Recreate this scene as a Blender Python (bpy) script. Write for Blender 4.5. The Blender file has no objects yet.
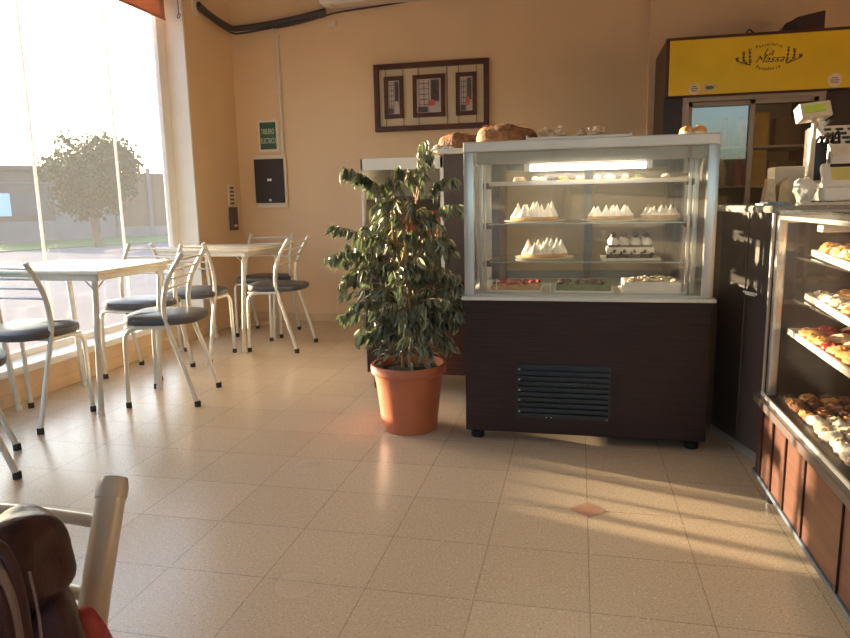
import bpy, bmesh, math, random
from mathutils import Vector, Matrix
from math import radians as R, sin, cos, pi
random.seed(7)
sc = bpy.context.scene
COL = sc.collection
W = {}            # world matrix of every root

# ------------------------------------------------------------------ materials
def mat(name, col, rough=.5, metal=0, var=0, scale=8, bump=0, bscale=40, stretch=None, spec=.5, trans=0, emit=None, estr=0, coat=0, col2=None):
    m = bpy.data.materials.new(name); m.use_nodes = True
    nt = m.node_tree; b = nt.nodes['Principled BSDF']
    b.inputs['Base Color'].default_value = (*col, 1)
    b.inputs['Roughness'].default_value = rough
    b.inputs['Metallic'].default_value = metal
    b.inputs['Specular IOR Level'].default_value = spec
    if coat: b.inputs['Coat Weight'].default_value = coat; b.inputs['Coat Roughness'].default_value = .08
    tc = nt.nodes.new('ShaderNodeTexCoord'); mp = nt.nodes.new('ShaderNodeMapping')
    if stretch: mp.inputs['Scale'].default_value = stretch
    nt.links.new(tc.outputs['Object'], mp.inputs[0])
    if var or col2:
        n = nt.nodes.new('ShaderNodeTexNoise'); n.inputs['Scale'].default_value = scale; n.inputs['Detail'].default_value = 5
        nt.links.new(mp.outputs[0], n.inputs['Vector'])
        r = nt.nodes.new('ShaderNodeValToRGB'); r.color_ramp.elements[0].position = .3; r.color_ramp.elements[1].position = .7
        a = tuple(c*(1-var) for c in col); z = col2 if col2 else tuple(min(1, c*(1+var)) for c in col)
        r.color_ramp.elements[0].color = (*a, 1); r.color_ramp.elements[1].color = (*z, 1)
        nt.links.new(n.outputs['Fac'], r.inputs[0]); nt.links.new(r.outputs[0], b.inputs['Base Color'])
    if bump:
        n2 = nt.nodes.new('ShaderNodeTexNoise'); n2.inputs['Scale'].default_value = bscale; n2.inputs['Detail'].default_value = 4
        nt.links.new(mp.outputs[0], n2.inputs['Vector'])
        bp = nt.nodes.new('ShaderNodeBump'); bp.inputs['Strength'].default_value = bump; bp.inputs['Distance'].default_value = .01
        nt.links.new(n2.outputs['Fac'], bp.inputs['Height']); nt.links.new(bp.outputs[0], b.inputs['Normal'])
    if emit:
        b.inputs['Emission Color'].default_value = (*emit, 1); b.inputs['Emission Strength'].default_value = estr
    if trans:
        t = nt.nodes.new('ShaderNodeBsdfTranslucent'); t.inputs[0].default_value = (*col, 1)
        mx = nt.nodes.new('ShaderNodeMixShader'); mx.inputs[0].default_value = trans
        nt.links.new(b.outputs[0], mx.inputs[1]); nt.links.new(t.outputs[0], mx.inputs[2])
        nt.links.new(mx.outputs[0], nt.nodes['Material Output'].inputs[0])
    return m

def glass(name, tint=(1, 1, 1), haze=0, refl=1.0, hazecol=(.9, .9, .9)):
    m = bpy.data.materials.new(name); m.use_nodes = True
    nt = m.node_tree; nt.nodes.clear()
    o = nt.nodes.new('ShaderNodeOutputMaterial')
    t = nt.nodes.new('ShaderNodeBsdfTransparent'); t.inputs[0].default_value = (*tint, 1)
    g = nt.nodes.new('ShaderNodeBsdfGlossy'); g.inputs['Roughness'].default_value = .02
    f = nt.nodes.new('ShaderNodeFresnel'); f.inputs[0].default_value = 1.45
    ml = nt.nodes.new('ShaderNodeMath'); ml.operation = 'MULTIPLY'; ml.inputs[1].default_value = refl
    mx = nt.nodes.new('ShaderNodeMixShader')
    ge = nt.nodes.new('ShaderNodeNewGeometry'); fr = nt.nodes.new('ShaderNodeMath'); fr.operation = 'SUBTRACT'; fr.inputs[0].default_value = 1
    m2 = nt.nodes.new('ShaderNodeMath'); m2.operation = 'MULTIPLY'; m2.use_clamp = True
    nt.links.new(ge.outputs['Backfacing'], fr.inputs[1]); nt.links.new(f.outputs[0], ml.inputs[0]); nt.links.new(ml.outputs[0], m2.inputs[0])
    nt.links.new(fr.outputs[0], m2.inputs[1]); nt.links.new(m2.outputs[0], mx.inputs[0])
    src = t.outputs[0]
    if haze:
        d = nt.nodes.new('ShaderNodeBsdfTranslucent'); d.inputs[0].default_value = (*hazecol, 1)
        d2 = nt.nodes.new('ShaderNodeBsdfDiffuse'); d2.inputs[0].default_value = (*hazecol, 1)
        md = nt.nodes.new('ShaderNodeMixShader'); nt.links.new(d.outputs[0], md.inputs[1]); nt.links.new(d2.outputs[0], md.inputs[2])
        mh = nt.nodes.new('ShaderNodeMixShader'); mh.inputs[0].default_value = haze
        nt.links.new(src, mh.inputs[1]); nt.links.new(md.outputs[0], mh.inputs[2]); src = mh.outputs[0]
    nt.links.new(src, mx.inputs[1]); nt.links.new(g.outputs[0], mx.inputs[2])
    nt.links.new(mx.outputs[0], o.inputs[0])
    return m

M = {}
M['wall'] = mat('warm_plaster', (.72, .53, .345), .75, var=.035, scale=1.5, bump=.12, bscale=60)
M['white_paint'] = mat('white_paint', (.82, .80, .76), .5, var=.03)
M['ceiling'] = mat('ceiling_paint', (.75, .68, .56), .8, var=.02)
M['metal'] = mat('painted_silver_metal', (.66, .64, .58), .32, metal=.35, var=.05, scale=30)
M['cap'] = mat('black_rubber', (.02, .018, .016), .7)
M['vinyl'] = mat('grey_vinyl', (.075, .075, .085), .38, bump=.1, bscale=150, var=.1)
M['cream_top'] = mat('cream_laminate', (.80, .74, .58), .22, var=.04, scale=20)
M['dark'] = mat('dark_brown_laminate', (.038, .018, .014), .32, var=.25, scale=5, stretch=(1, 1, 14))
M['dark_h'] = mat('dark_brown_wood', (.030, .013, .011), .45, spec=.3, var=.35, scale=6, stretch=(1, 8, 25))
M['redwood'] = mat('reddish_wood', (.085, .034, .02), .42, var=.3, scale=5, stretch=(4, 1, 20))
M['graypanel'] = mat('grey_brown_panel', (.085, .062, .056), .4, var=.12, scale=20, stretch=(10, 10, .4))
M['black'] = mat('black_plastic', (.012, .011, .012), .35)
M['alu'] = mat('brushed_aluminium', (.60, .59, .57), .3, metal=.75, var=.06, scale=30, stretch=(1, 1, .05))
M['aluw'] = mat('pale_aluminium', (.66, .63, .58), .38, metal=.3, var=.04)
M['darkalu'] = mat('blue_grey_frame', (.10, .125, .16), .4, metal=.3)
M['fridgegrey'] = mat('warm_grey_frame', (.34, .28, .24), .4, metal=.4, var=.04)
M['fridgedark'] = mat('dark_fridge_body', (.035, .016, .018), .4, var=.1)
M['inner'] = mat('display_interior', (.40, .36, .28), .45, var=.08, scale=4)
M['glass'] = glass('clear_glass', (.97, .98, .97), haze=.03)
M['cabglass'] = glass('cabinet_glass', (.97, .95, .92), haze=.005, refl=.7)
M['caseglass'] = glass('display_glass', (.96, .95, .93), haze=.07, refl=1.3, hazecol=(.8, .75, .65))
M['fridgeglass'] = glass('fridge_glass', (.85, .82, .76), haze=.02, refl=5)
M['shelfglass'] = glass('shelf_glass', (.92, .94, .91), haze=.06)
M['winglass'] = glass('window_glass', (.97, .98, .98), haze=.028, hazecol=(.88, .92, 1))
M['edgeglass'] = mat('glass_edge', (.30, .42, .38), .2)
M['leaf'] = mat('ficus_leaf', (.07, .095, .04), .3, var=.4, scale=14, trans=.42, col2=(.60, .57, .40))
M['stem'] = mat('ficus_stem', (.30, .17, .07), .7, var=.25, scale=20)
M['terracotta'] = mat('terracotta_plastic', (.46, .135, .06), .45, var=.08, scale=10, bump=.05)
M['soil'] = mat('potting_soil', (.045, .028, .018), .95, var=.4, scale=60, bump=.8, bscale=90)
M['granite'] = mat('speckled_granite', (.30, .27, .23), .25, var=.5, scale=170)
M['bread'] = mat('bread_crust', (.17, .07, .03), .75, col2=(.36, .17, .07), scale=45, bump=1.0, bscale=70)
M['bun'] = mat('glazed_bun', (.55, .21, .06), .4, col2=(.80, .52, .22), scale=35, bump=.3, bscale=60)
M['cream'] = mat('meringue', (.86, .83, .77), .5, var=.03, bump=.2, bscale=60)
M['crust'] = mat('pie_crust', (.55, .31, .11), .7, var=.2, scale=50, bump=.3)
M['choc'] = mat('chocolate', (.055, .022, .014), .35, var=.3, scale=40, bump=.3)
M['cherry'] = mat('red_glaze', (.35, .03, .02), .25, var=.3, scale=40)
M['powder'] = mat('powdered_pastry', (.74, .66, .55), .8, col2=(.50, .33, .18), scale=50, bump=.8, bscale=70)
M['golden'] = mat('golden_pastry', (.50, .22, .06), .45, col2=(.78, .47, .17), scale=40, bump=.6, bscale=60)
M['greenfood'] = mat('green_filling', (.13, .17, .05), .5, var=.4, scale=60, bump=.5)
M['paper'] = mat('white_paper', (.85, .82, .76), .8, var=.03)
M['tray'] = mat('white_tray', (.84, .82, .78), .35, var=.02)
M['leather'] = mat('maroon_leather', (.060, .017, .019), .42, var=.3, scale=10, bump=.12, bscale=200)
M['leather2'] = mat('taupe_leather', (.26, .17, .14), .4, var=.15, scale=15, bump=.15)
M['redcloth'] = mat('red_cloth', (.32, .02, .03), .85, col2=(.55, .12, .13), scale=60, bump=.3)
M['yellow'] = mat('sign_yellow', (.80, .55, .015), .35, var=.10, scale=2.5)
M['signbrown'] = mat('sign_brown', (.10, .045, .02), .6)
M['signlight'] = mat('sticker_cream', (.74, .64, .50), .5)
M['framewood'] = mat('mahogany_frame', (.075, .02, .012), .45, var=.3, scale=10)
M['matboard'] = mat('cream_board', (.62, .52, .36), .9, var=.03)
M['photo'] = mat('print_light', (.52, .43, .40), .5, var=.12, scale=20)
M['photodark'] = mat('print_dark', (.08, .06, .07), .5, var=.3, scale=30)
M['photored'] = mat('print_red', (.55, .12, .11), .5, var=.15, scale=40)
M['signgreen'] = mat('sign_green', (.028, .10, .055), .5)
M['signtext'] = mat('sign_lettering', (.60, .68, .55), .6)
M['paneldoor'] = mat('smoked_panel', (.045, .035, .035), .5, spec=.3)
M['lcd'] = mat('green_lcd', (.34, .42, .05), .3, emit=(.5, .62, .08), estr=.12)
M['beigeplastic'] = mat('beige_plastic', (.66, .60, .50), .45, var=.03)
M['coral'] = mat('coral_blind', (.52, .27, .19), .8, var=.12, scale=6, trans=.25)
M['tube'] = mat('lit_tube', (1, 1, 1), .5, emit=(1, .96, .86), estr=14)
M['cable'] = mat('cable_sheath', (.055, .05, .055), .5)
M['pvc'] = mat('white_pvc', (.72, .64, .54), .5)
M['purple'] = mat('purple_device', (.10, .06, .07), .4)
M['trimpink'] = mat('pink_inset_tile', (.48, .27, .18), .35, var=.1, scale=40)
M['brick'] = mat('outside_brick', (.11, .075, .065), .9, var=.3, scale=1.2)
M['brick2'] = mat('outside_render', (.17, .14, .14), .9, var=.12, scale=1.0)
M['wooddoor'] = mat('outside_timber', (.15, .08, .05), .8, var=.2, scale=2, stretch=(1, 1, .2))
M['bluewhite'] = mat('pale_blue_panel', (.55, .66, .80), .6)
M['grass'] = mat('grass', (.06, .13, .03), .95, var=.4, scale=3)
M['pavement'] = mat('pavement', (.14, .14, .17), .95, spec=.05, var=.1, scale=.6)
M['treeleaf'] = mat('street_tree_leaf', (.035, .055, .025), .7, var=.3, scale=4, trans=.2)
M['bark'] = mat('bark', (.12, .08, .05), .9, var=.3)
M['silicone'] = mat('glazing_joint', (.9, .9, .88), .5, trans=.3)
M['greyblue'] = mat('grey_blue_pack', (.25, .33, .38), .5, var=.3, scale=30)
M['redpack'] = mat('red_pack', (.45, .09, .06), .5, var=.3, scale=30)
M['yellowpack'] = mat('yellow_pack', (.70, .48, .10), .5, var=.1, scale=30)
M['creampack'] = mat('cream_pack', (.62, .50, .34), .5, var=.25, scale=30)
M['brownpack'] = mat('brown_pack', (.16, .07, .045), .5, var=.3, scale=30)

# floor material: 30 cm terrazzo tiles
def floor_mat():
    m = bpy.data.materials.new('terrazzo_tiles'); m.use_nodes = True
    nt = m.node_tree; b = nt.nodes['Principled BSDF']; L = nt.links.new
    tc = nt.nodes.new('ShaderNodeTexCoord'); mp = nt.nodes.new('ShaderNodeMapping')
    mp.inputs['Location'].default_value = (.8535, -1.6465, 0)
    L(tc.outputs['Object'], mp.inputs[0])
    br = nt.nodes.new('ShaderNodeTexBrick'); br.offset = 0; br.squash = 1
    br.inputs['Scale'].default_value = 1; br.inputs['Brick Width'].default_value = .3; br.inputs['Row Height'].default_value = .3
    br.inputs['Mortar Size'].default_value = .0016; br.inputs['Mortar Smooth'].default_value = .25; br.inputs['Bias'].default_value = 0
    br.inputs['Color1'].default_value = (.58, .455, .315, 1); br.inputs['Color2'].default_value = (.63, .50, .355, 1)
    br.inputs['Mortar'].default_value = (.34, .265, .185, 1)
    L(mp.outputs[0], br.inputs[0])
    def speck(scale, lo, hi, color, src):
        n = nt.nodes.new('ShaderNodeTexNoise'); n.inputs['Scale'].default_value = scale; n.inputs['Detail'].default_value = 3
        L(tc.outputs['Object'], n.inputs['Vector'])
        r = nt.nodes.new('ShaderNodeMapRange'); r.inputs[1].default_value = lo; r.inputs[2].default_value = hi
        L(n.outputs['Fac'], r.inputs[0])
        x = nt.nodes.new('ShaderNodeMix'); x.data_type = 'RGBA'
        L(r.outputs[0], x.inputs[0]); L(src, x.inputs[6]); x.inputs[7].default_value = (*color, 1)
        return x.outputs[2]
    o = speck(170, .56, .68, (.40, .29, .19), br.outputs['Color'])
    o = speck(120, .58, .72, (.74, .64, .50), o)
    L(o, b.inputs['Base Color'])
    n = nt.nodes.new('ShaderNodeTexNoise'); n.inputs['Scale'].default_value = 1.5; n.inputs['Detail'].default_value = 1; L(tc.outputs['Object'], n.inputs['Vector'])
    r = nt.nodes.new('ShaderNodeMapRange'); r.inputs[3].default_value = .26; r.inputs[4].default_value = .28
    L(n.outputs['Fac'], r.inputs[0]); L(r.outputs[0], b.inputs['Roughness'])
    bp = nt.nodes.new('ShaderNodeBump'); bp.inputs['Strength'].default_value = .25; bp.inputs['Distance'].default_value = .002; bp.invert = True
    L(br.outputs['Fac'], bp.inputs['Height']); L(bp.outputs[0], b.inputs['Normal'])
    b.inputs['Specular IOR Level'].default_value = .55
    return m
M['floor'] = floor_mat()

# ------------------------------------------------------------------ helpers
class MB:
    def __init__(s): s.bm = bmesh.new()
    def _merge(s, t, T=None):
        if T is not None: bmesh.ops.transform(t, matrix=T, verts=t.verts)
        me = bpy.data.meshes.new('tmp'); t.to_mesh(me); t.free(); s.bm.from_mesh(me); bpy.data.meshes.remove(me)
    def box(s, x0, x1, y0, y1, z0, z1, bev=0, T=None, seg=2):
        t = bmesh.new(); bmesh.ops.create_cube(t, size=1)
        bmesh.ops.transform(t, matrix=Matrix.Translation(((x0+x1)/2, (y0+y1)/2, (z0+z1)/2)) @ Matrix.Diagonal((abs(x1-x0), abs(y1-y0), abs(z1-z0), 1)), verts=t.verts)
        if bev: bmesh.ops.bevel(t, geom=t.edges[:], offset=bev, segments=seg, affect='EDGES', profile=.6)
        s._merge(t, T); return s
    def prism(s, pts, z0, z1, bev=0, T=None):
        t = bmesh.new(); vs = [t.verts.new((x, y, z0)) for x, y in pts]; f = t.faces.new(vs)
        r = bmesh.ops.extrude_face_region(t, geom=[f]); up = [v for v in r['geom'] if isinstance(v, bmesh.types.BMVert)]
        bmesh.ops.translate(t, vec=(0, 0, z1-z0), verts=up)
        bmesh.ops.recalc_face_normals(t, faces=t.faces)
        if bev: bmesh.ops.bevel(t, geom=t.edges[:], offset=bev, segments=2, affect='EDGES')
        s._merge(t, T); return s
    def lathe(s, prof, cx=0, cy=0, cz=0, n=32, T=None, cap=True):
        t = bmesh.new(); rings = []
        for r, z in prof:
            rings.append([t.verts.new((cx+r*cos(2*pi*i/n), cy+r*sin(2*pi*i/n), cz+z)) for i in range(n)])
        for a, b in zip(rings, rings[1:]):
            for i in range(n): t.faces.new((a[i], a[(i+1) % n], b[(i+1) % n], b[i]))
        if cap: t.faces.new(rings[0][::-1]); t.faces.new(rings[-1])
        s._merge(t, T); return s
    def tube(s, pts, r, n=10, rr=None, T=None, flat=1.0):
        pts = [Vector(p) for p in pts]; t = bmesh.new(); rings = []
        N = len(pts); up = Vector((0, 0, 1))
        d0 = (pts[1]-pts[0]).normalized()
        a = up.cross(d0)
        if a.length < .1: a = Vector((1, 0, 0)).cross(d0) if abs(d0.x) < .9 else Vector((0, 1, 0)).cross(d0)
        a.normalize()
        for i, p in enumerate(pts):
            d = (pts[min(i+1, N-1)]-pts[max(i-1, 0)]).normalized()
            a = (a-d*a.dot(d)).normalized(); b = d.cross(a)
            q = rr[i] if rr else r
            rings.append([t.verts.new(p+a*(q*cos(2*pi*k/n))+b*(q*flat*sin(2*pi*k/n))) for k in range(n)])
        for u, v in zip(rings, rings[1:]):
            for i in range(n): t.faces.new((u[i], u[(i+1) % n], v[(i+1) % n], v[i]))
        t.faces.new(rings[0][::-1]); t.faces.new(rings[-1])
        s._merge(t, T); return s
    def blob(s, cx, cy, cz, rx, ry, rz, seed=0, amp=.1, n=2, T=None, flatb=None):
        t = bmesh.new(); bmesh.ops.create_icosphere(t, subdivisions=n, radius=1)
        rnd = random.Random(seed); ph = [rnd.uniform(0, 6) for _ in range(6)]
        for v in t.verts:
            c = v.co
            k = 1+amp*(sin(3.1*c.x+ph[0])*cos(2.7*c.y+ph[1])+.6*sin(5.3*c.z+ph[2]+2*c.x)+.5*sin(7*c.y+ph[3]))
            z = c.z
            if flatb is not None and z < flatb: z = flatb
            v.co = Vector((cx+c.x*rx*k, cy+c.y*ry*k, cz+z*rz*(k if z > 0 else 1)))
        s._merge(t, T); return s
    def build(s, name, m, parent=None, smooth=False, world=True):
        bmesh.ops.recalc_face_normals(s.bm, faces=s.bm.faces)
        me = bpy.data.meshes.new(name); s.bm.to_mesh(me); s.bm.free()
        me.materials.append(M[m] if isinstance(m, str) else m)
        if smooth:
            for p in me.polygons: p.use_smooth = True
            try: me.set_sharp_from_angle(angle=R(42))
            except Exception: pass
        o = bpy.data.objects.new(name, me); COL.objects.link(o)
        if parent:
            if world: me.transform(W[parent].inverted())
            o.parent = parent; W[o] = W[parent]
        else: W[o] = Matrix.Identity(4)
        return o

def smooth_path(pts, k=6):
    P = [Vector(p) for p in pts]; out = []
    for i in range(len(P)-1):
        p0, p1, p2, p3 = P[max(i-1, 0)], P[i], P[i+1], P[min(i+2, len(P)-1)]
        for j in range(k):
            t = j/k
            out.append(.5*((2*p1)+(p2-p0)*t+(2*p0-5*p1+4*p2-p3)*t*t+(3*p1-p0-3*p2+p3)*t**3))
    return out+[P[-1]]

def thing(name, label, cat, loc=(0, 0, 0), rz=0, group=None):
    o = bpy.data.objects.new(name, None); COL.objects.link(o); o.empty_display_size = .1
    o.location = loc; o.rotation_euler = (0, 0, rz)
    W[o] = Matrix.Translation(loc) @ Matrix.Rotation(rz, 4, 'Z')
    o['label'] = label; o['category'] = cat
    if group: o['group'] = group
    return o
def tag(o, label, cat, group=None, kind=None):
    o['label'] = label; o['category'] = cat
    if group: o['group'] = group
    if kind: o['kind'] = kind
    return o
def struct(o): o['kind'] = 'structure'; return o
def recenter(o, loc):
    "put a single-mesh thing's origin at its base"
    o.data.transform(Matrix.Translation(-Vector(loc))); o.location = loc; W[o] = Matrix.Translation(loc); return o
def dup(o, loc=None, rz=None, parent=None, label=None):
    c = o.copy(); COL.objects.link(c)
    if parent is not None: c.parent = parent
    if loc is not None: c.location = loc
    if rz is not None: c.rotation_euler = (0, 0, rz)
    if label: c['label'] = label
    for ch in [x for x in bpy.data.objects if x.parent == o]: dup(ch, parent=c)
    return c
def text_bm(txt, size, T, extrude=.0008, shear=0, spacing=1, sx=1):
    cu = bpy.data.curves.new('t', 'FONT'); cu.body = txt; cu.size = size; cu.extrude = extrude; cu.shear = shear
    cu.align_x = 'CENTER'; cu.align_y = 'CENTER'; cu.space_character = spacing; cu.resolution_u = 4
    ob = bpy.data.objects.new('t', cu); COL.objects.link(ob); bpy.context.view_layer.update()
    me = bpy.data.meshes.new_from_object(ob); bpy.data.objects.remove(ob)
    me.transform(T @ Matrix.Diagonal((sx, 1, 1, 1))); return me
FACE = Matrix.Rotation(pi/2, 4, 'X')     # text facing -Y

# ------------------------------------------------------------------ camera
cam = bpy.data.objects.new('camera', bpy.data.cameras.new('camera')); COL.objects.link(cam); sc.camera = cam
r_, u_, f_ = (.97614, .2163, -.01898), (-.01811, .1682, .98559), (-.21638, .96173, -.1681)
cam.matrix_world = Matrix(((r_[0], u_[0], -f_[0], 0), (r_[1], u_[1], -f_[1], 0), (r_[2], u_[2], -f_[2], 1.0408), (0, 0, 0, 1)))
cam.data.sensor_width = 36; cam.data.lens = 684.7/850*36; cam.data.clip_start = .02; cam.data.clip_end = 300

# ------------------------------------------------------------------ setting
WX = -2.97; BY = 5.75; CZ = 3.0
b = MB().box(WX, 4.2, -4, BY, -.12, 0); struct(b.build('floor', 'floor'))
b = MB().box(WX-.2, 4.4, -4.2, BY+.2, CZ, CZ+.15); struct(b.build('ceiling', 'ceiling'))
WS, WE, WB, WT = .35, 4.99, .19, 2.62        # window opening in the left wall
b = MB()
b.box(WX-.2, WX, -4, BY+.2, -.12, WB); b.box(WX-.2, WX, -4, BY+.2, WT, CZ)
b.box(WX-.2, WX, WE, BY+.2, WB, WT); b.box(WX-.2, WX, -4, WS, WB, WT)
struct(b.build('wall_left', 'wall'))
b = MB(); b.box(WX, 4.4, BY, BY+.2, -.12, CZ); b.box(.50, 4.2, BY-.055, BY, 0, CZ, bev=.004)
struct(b.build('wall_back', 'wall'))
b = MB().box(4.2, 4.4, -4.2, BY, -.12, CZ); struct(b.build('wall_right', 'wall'))
b = MB(); b.box(WX-.2, 4.4, -4.2, -4, -.12, .4); b.box(WX-.2, 4.4, -4.2, -4, 2.75, CZ)
b.box(WX-.2, -2.2, -4.2, -4, .4, 2.75); b.box(3.15, 4.4, -4.2, -4, .4, 2.75)
struct(b.build('wall_front', 'wall'))
b = MB().box(WX, .5, BY-.012, BY, 0, .075, bev=.003); struct(b.build('baseboard_back', mat('skirting_tile', (.60, .45, .28), .4, var=.05)))
b = MB().box(WX, WX+.012, 2.0, BY-.012, 0, .07, bev=.003); struct(b.build('baseboard_left', 'wall'))
# window in the left wall
w = bpy.data.objects.new('window_1', None); COL.objects.link(w); w.location = (WX-.16, (WS+WE)/2, WB); W[w] = Matrix.Translation(w.location); struct(w)
fx0, fx1 = WX-.2, WX-.155
b = MB(); b.box(fx0, fx1, WE-.11, WE, WB, WT, bev=.004); b.box(fx0, fx1, WS, WE, WB, WB+.05, bev=.004); b.box(fx0, fx1, WS, WE, WT-.05, WT, bev=.004); b.box(fx0, fx1, WS, WS+.05, WB, WT)
b.build('window_frame', 'white_paint', w)
b = MB(); gx = WX-.18
ys = [WS+.05, 1.24, 1.94, 2.70, 3.55, 4.31, WE-.11]
b.box(gx-.004, gx+.004, WS+.05, WE-.11, WB+.05, WT-.05); b.build('window_pane', 'winglass', w)
for y in ys[1:-1]:
    MB().box(gx-.008, gx+.008, y-.005, y+.005, WB+.05, WT-.05).build('glazing_joint', 'silicone', w)
b = MB().box(WX-.155, WX+.03, WS, WE+.01, WB-.03, WB+.012, bev=.006); b.build('window_sill', 'white_paint', w)
b = MB().box(WX-.155, WX+.006, WE-.006, WE+.014, WB, WT, bev=.003); struct(b.build('trim_1', 'white_paint'))
# front window behind the camera
w2 = bpy.data.objects.new('window_2', None); COL.objects.link(w2); w2.location = (.45, -4.1, .4); W[w2] = Matrix.Translation(w2.location); struct(w2)
b = MB()
for x in (-2.2, -.4, 1.4, 3.10): b.box(x, x+.05, -4.13, -4.06, .4, 2.75)
b.box(-2.2, 3.15, -4.13, -4.06, .4, .45); b.box(-2.2, 3.15, -4.13, -4.06, 2.7, 2.75); b.build('window_frame', 'white_paint', w2)
MB().box(-2.18, 3.13, -4.10, -4.092, .42, 2.73).build('window_pane', 'winglass', w2)
# diamond inset in the floor
cx, cy = -.8535+.9, 1.6465+.6
b = MB().prism([(cx-.062, cy), (cx, cy-.062), (cx+.062, cy), (cx, cy+.062)], -.002, .0012); struct(b.build('trim_2', 'trimpink'))

# ------------------------------------------------------------------ wall things
# coral roller blind
t = thing('roller_blind', 'coral orange fabric blind rolled up at the top of the big window', 'blind', (WX-.09, 3.6, 2.42))
MB().box(WX-.095, WX-.088, 1.6, 4.90, 2.43, 2.60).build('blind_fabric', 'coral', t)
MB().tube([(WX-.09, 1.6, 2.43), (WX-.09, 4.90, 2.43)], .009).build('bottom_bar', 'coral', t, True)
# chain hook by the blind
t = MB(); t.tube([(WX+.01+.012*sin(a/8*2*pi), 4.93+.012*cos(a/8*2*pi), 2.455+.02*cos(a/8*2*pi)) for a in range(9)], .003)
t.tube([(WX+.01, 4.93, 2.47), (WX+.01, 4.93, 2.618)], .003); t.box(WX, WX+.02, 4.92, 4.94, 2.60, 2.625)
tag(recenter(t.build('wall_hook', 'cable', smooth=True), (WX, 4.93, 2.45)), 'small dark chain hook hanging above the white window jamb', 'hook')
# cables
t = thing('cable_bundle', 'dark cable bundle sagging along the wall top into the room corner', 'cable', (WX+.04, BY-.04, 2.55))
pth = [(WX+.035, 5.18, 2.60), (WX+.035, 5.35, 2.565), (WX+.05, BY-.10, 2.535), (WX+.12, BY-.05, 2.535), (-2.6, BY-.04, 2.55), (-2.3, BY-.04, 2.585), (-2.08, BY-.04, 2.62)]
MB().tube(smooth_path(pth), .024, flat=1).build('main_cable', 'cable', t, True)
p2 = [(x, y, z-.035+.006*sin(i*1.7)) for i, (x, y, z) in enumerate(pth)]
MB().tube(smooth_path(p2), .008).build('thin_cable', 'cable', t, True)
p2 = [(-2.55, BY-.02, 2.52), (-2.3, BY-.03, 2.545), (-2.0, BY-.03, 2.60), (-1.6, BY-.02, 2.63), (-1.15, BY-.02, 2.665), (-.7, BY-.02, 2.70)]
MB().tube(smooth_path(p2), .007).build('thin_cable', 'cable', t, True)
MB().box(WX, WX+.02, 5.13, 5.19, 2.52, 2.75, bev=.003).build('cable_bracket', 'pvc', t)
# air conditioner
t = thing('air_conditioner', 'white wall mounted air unit cut off by the top of the photo', 'air conditioner', (-1.6, BY-.1, 2.64))
MB().box(-2.08, -.95, BY-.20, BY, 2.64, 2.93, bev=.02).build('casing', 'white_paint', t, True)
MB().box(-2.0, -1.03, BY-.17, BY-.06, 2.632, 2.642).build('air_outlet', 'pvc', t)
t = MB(); t.box(-2.075, -2.0, BY-.02, BY, 2.50, 2.545, bev=.003); t.box(-2.068, -2.05, BY-.03, BY-.02, 2.508, 2.538); t.box(-2.025, -2.01, BY-.03, BY-.02, 2.508, 2.538)
tag(recenter(t.build('wall_clip', 'pvc'), (-2.04, BY, 2.50)), 'tiny cream double clip on the wall just below the cables', 'clip')
# conduit
t = thing('conduit', 'thin white conduit pipe running down the wall to the fuse box', 'pipe', (-2.52, BY-.015, 1.47))
MB().tube([(-2.535, BY-.014, 1.475), (-2.535, BY-.014, 2.53)], .0125).build('pipe', 'pvc', t, True)
for z in (1.52, 2.0, 2.45): MB().box(-2.555, -2.515, BY-.03, BY, z, z+.014).build('pipe_clip', 'pvc', t)
# fuse box
t = thing('fuse_box', 'dark fuse box with white frame mounted under the green sign', 'fuse box', (-2.66, BY, 1.02))
MB().box(-2.80, -2.51, BY-.03, BY, 1.02, 1.475, bev=.004).build('box_frame', 'pvc', t)
d = MB().box(-2.80, -2.53, BY-.05, BY-.028, 1.06, 1.44, bev=.004).build('door', 'paneldoor', t)
MB().lathe([(.001, 0), (.012, 0), (.012, .006), (.001, .006)], T=Matrix.Translation((-2.66, BY-.05, 1.085)) @ Matrix.Rotation(pi/2, 4, 'X'), n=14).build('lock', 'alu', d)
MB().box(-2.68, -2.64, BY-.052, BY-.05, 1.25, 1.27).build('badge', 'alu', d)
# green sign
t = thing('wall_sign', 'green sign reading TABLERO ELECTRICO above the fuse box', 'sign', (-2.66, BY, 1.52))
MB().box(-2.765, -2.575, BY-.006, BY, 1.505, 1.775).build('backing', 'pvc', t)
MB().box(-2.745, -2.595, BY-.009, BY-.005, 1.525, 1.755).build('plate', 'signgreen', t)
b = MB()
b.bm.from_mesh(text_bm('TABLERO', .064, Matrix.Translation((-2.672, BY-.0095, 1.675)) @ FACE, sx=.46))
b.build('lettering', 'signtext', t); b = MB()
b.bm.from_mesh(text_bm('ELECTRICO', .064, Matrix.Translation((-2.668, BY-.0095, 1.595)) @ FACE, sx=.42))
b.build('lettering', 'signtext', t)
# gas meter like device on the left wall
t = thing('wall_device', 'narrow purple grey device under yellow labels on the wall near the corner', 'intercom', (WX, 5.58, .82))
MB().box(WX, WX+.03, 5.51, 5.62, .83, 1.03, bev=.005).build('housing', 'purple', t)
MB().box(WX, WX+.012, 5.505, 5.625, 1.035, 1.22, bev=.002).build('label_plate', 'pvc', t)
b = MB()
for i in range(5): b.box(WX+.012, WX+.014, 5.535, 5.60, 1.055+i*.033, 1.072+i*.033)
b.build('label_strip', 'brownpack', t)
MB().box(WX+.03, WX+.034, 5.54, 5.59, .86, .88).build('button', 'pvc', t)

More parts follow.
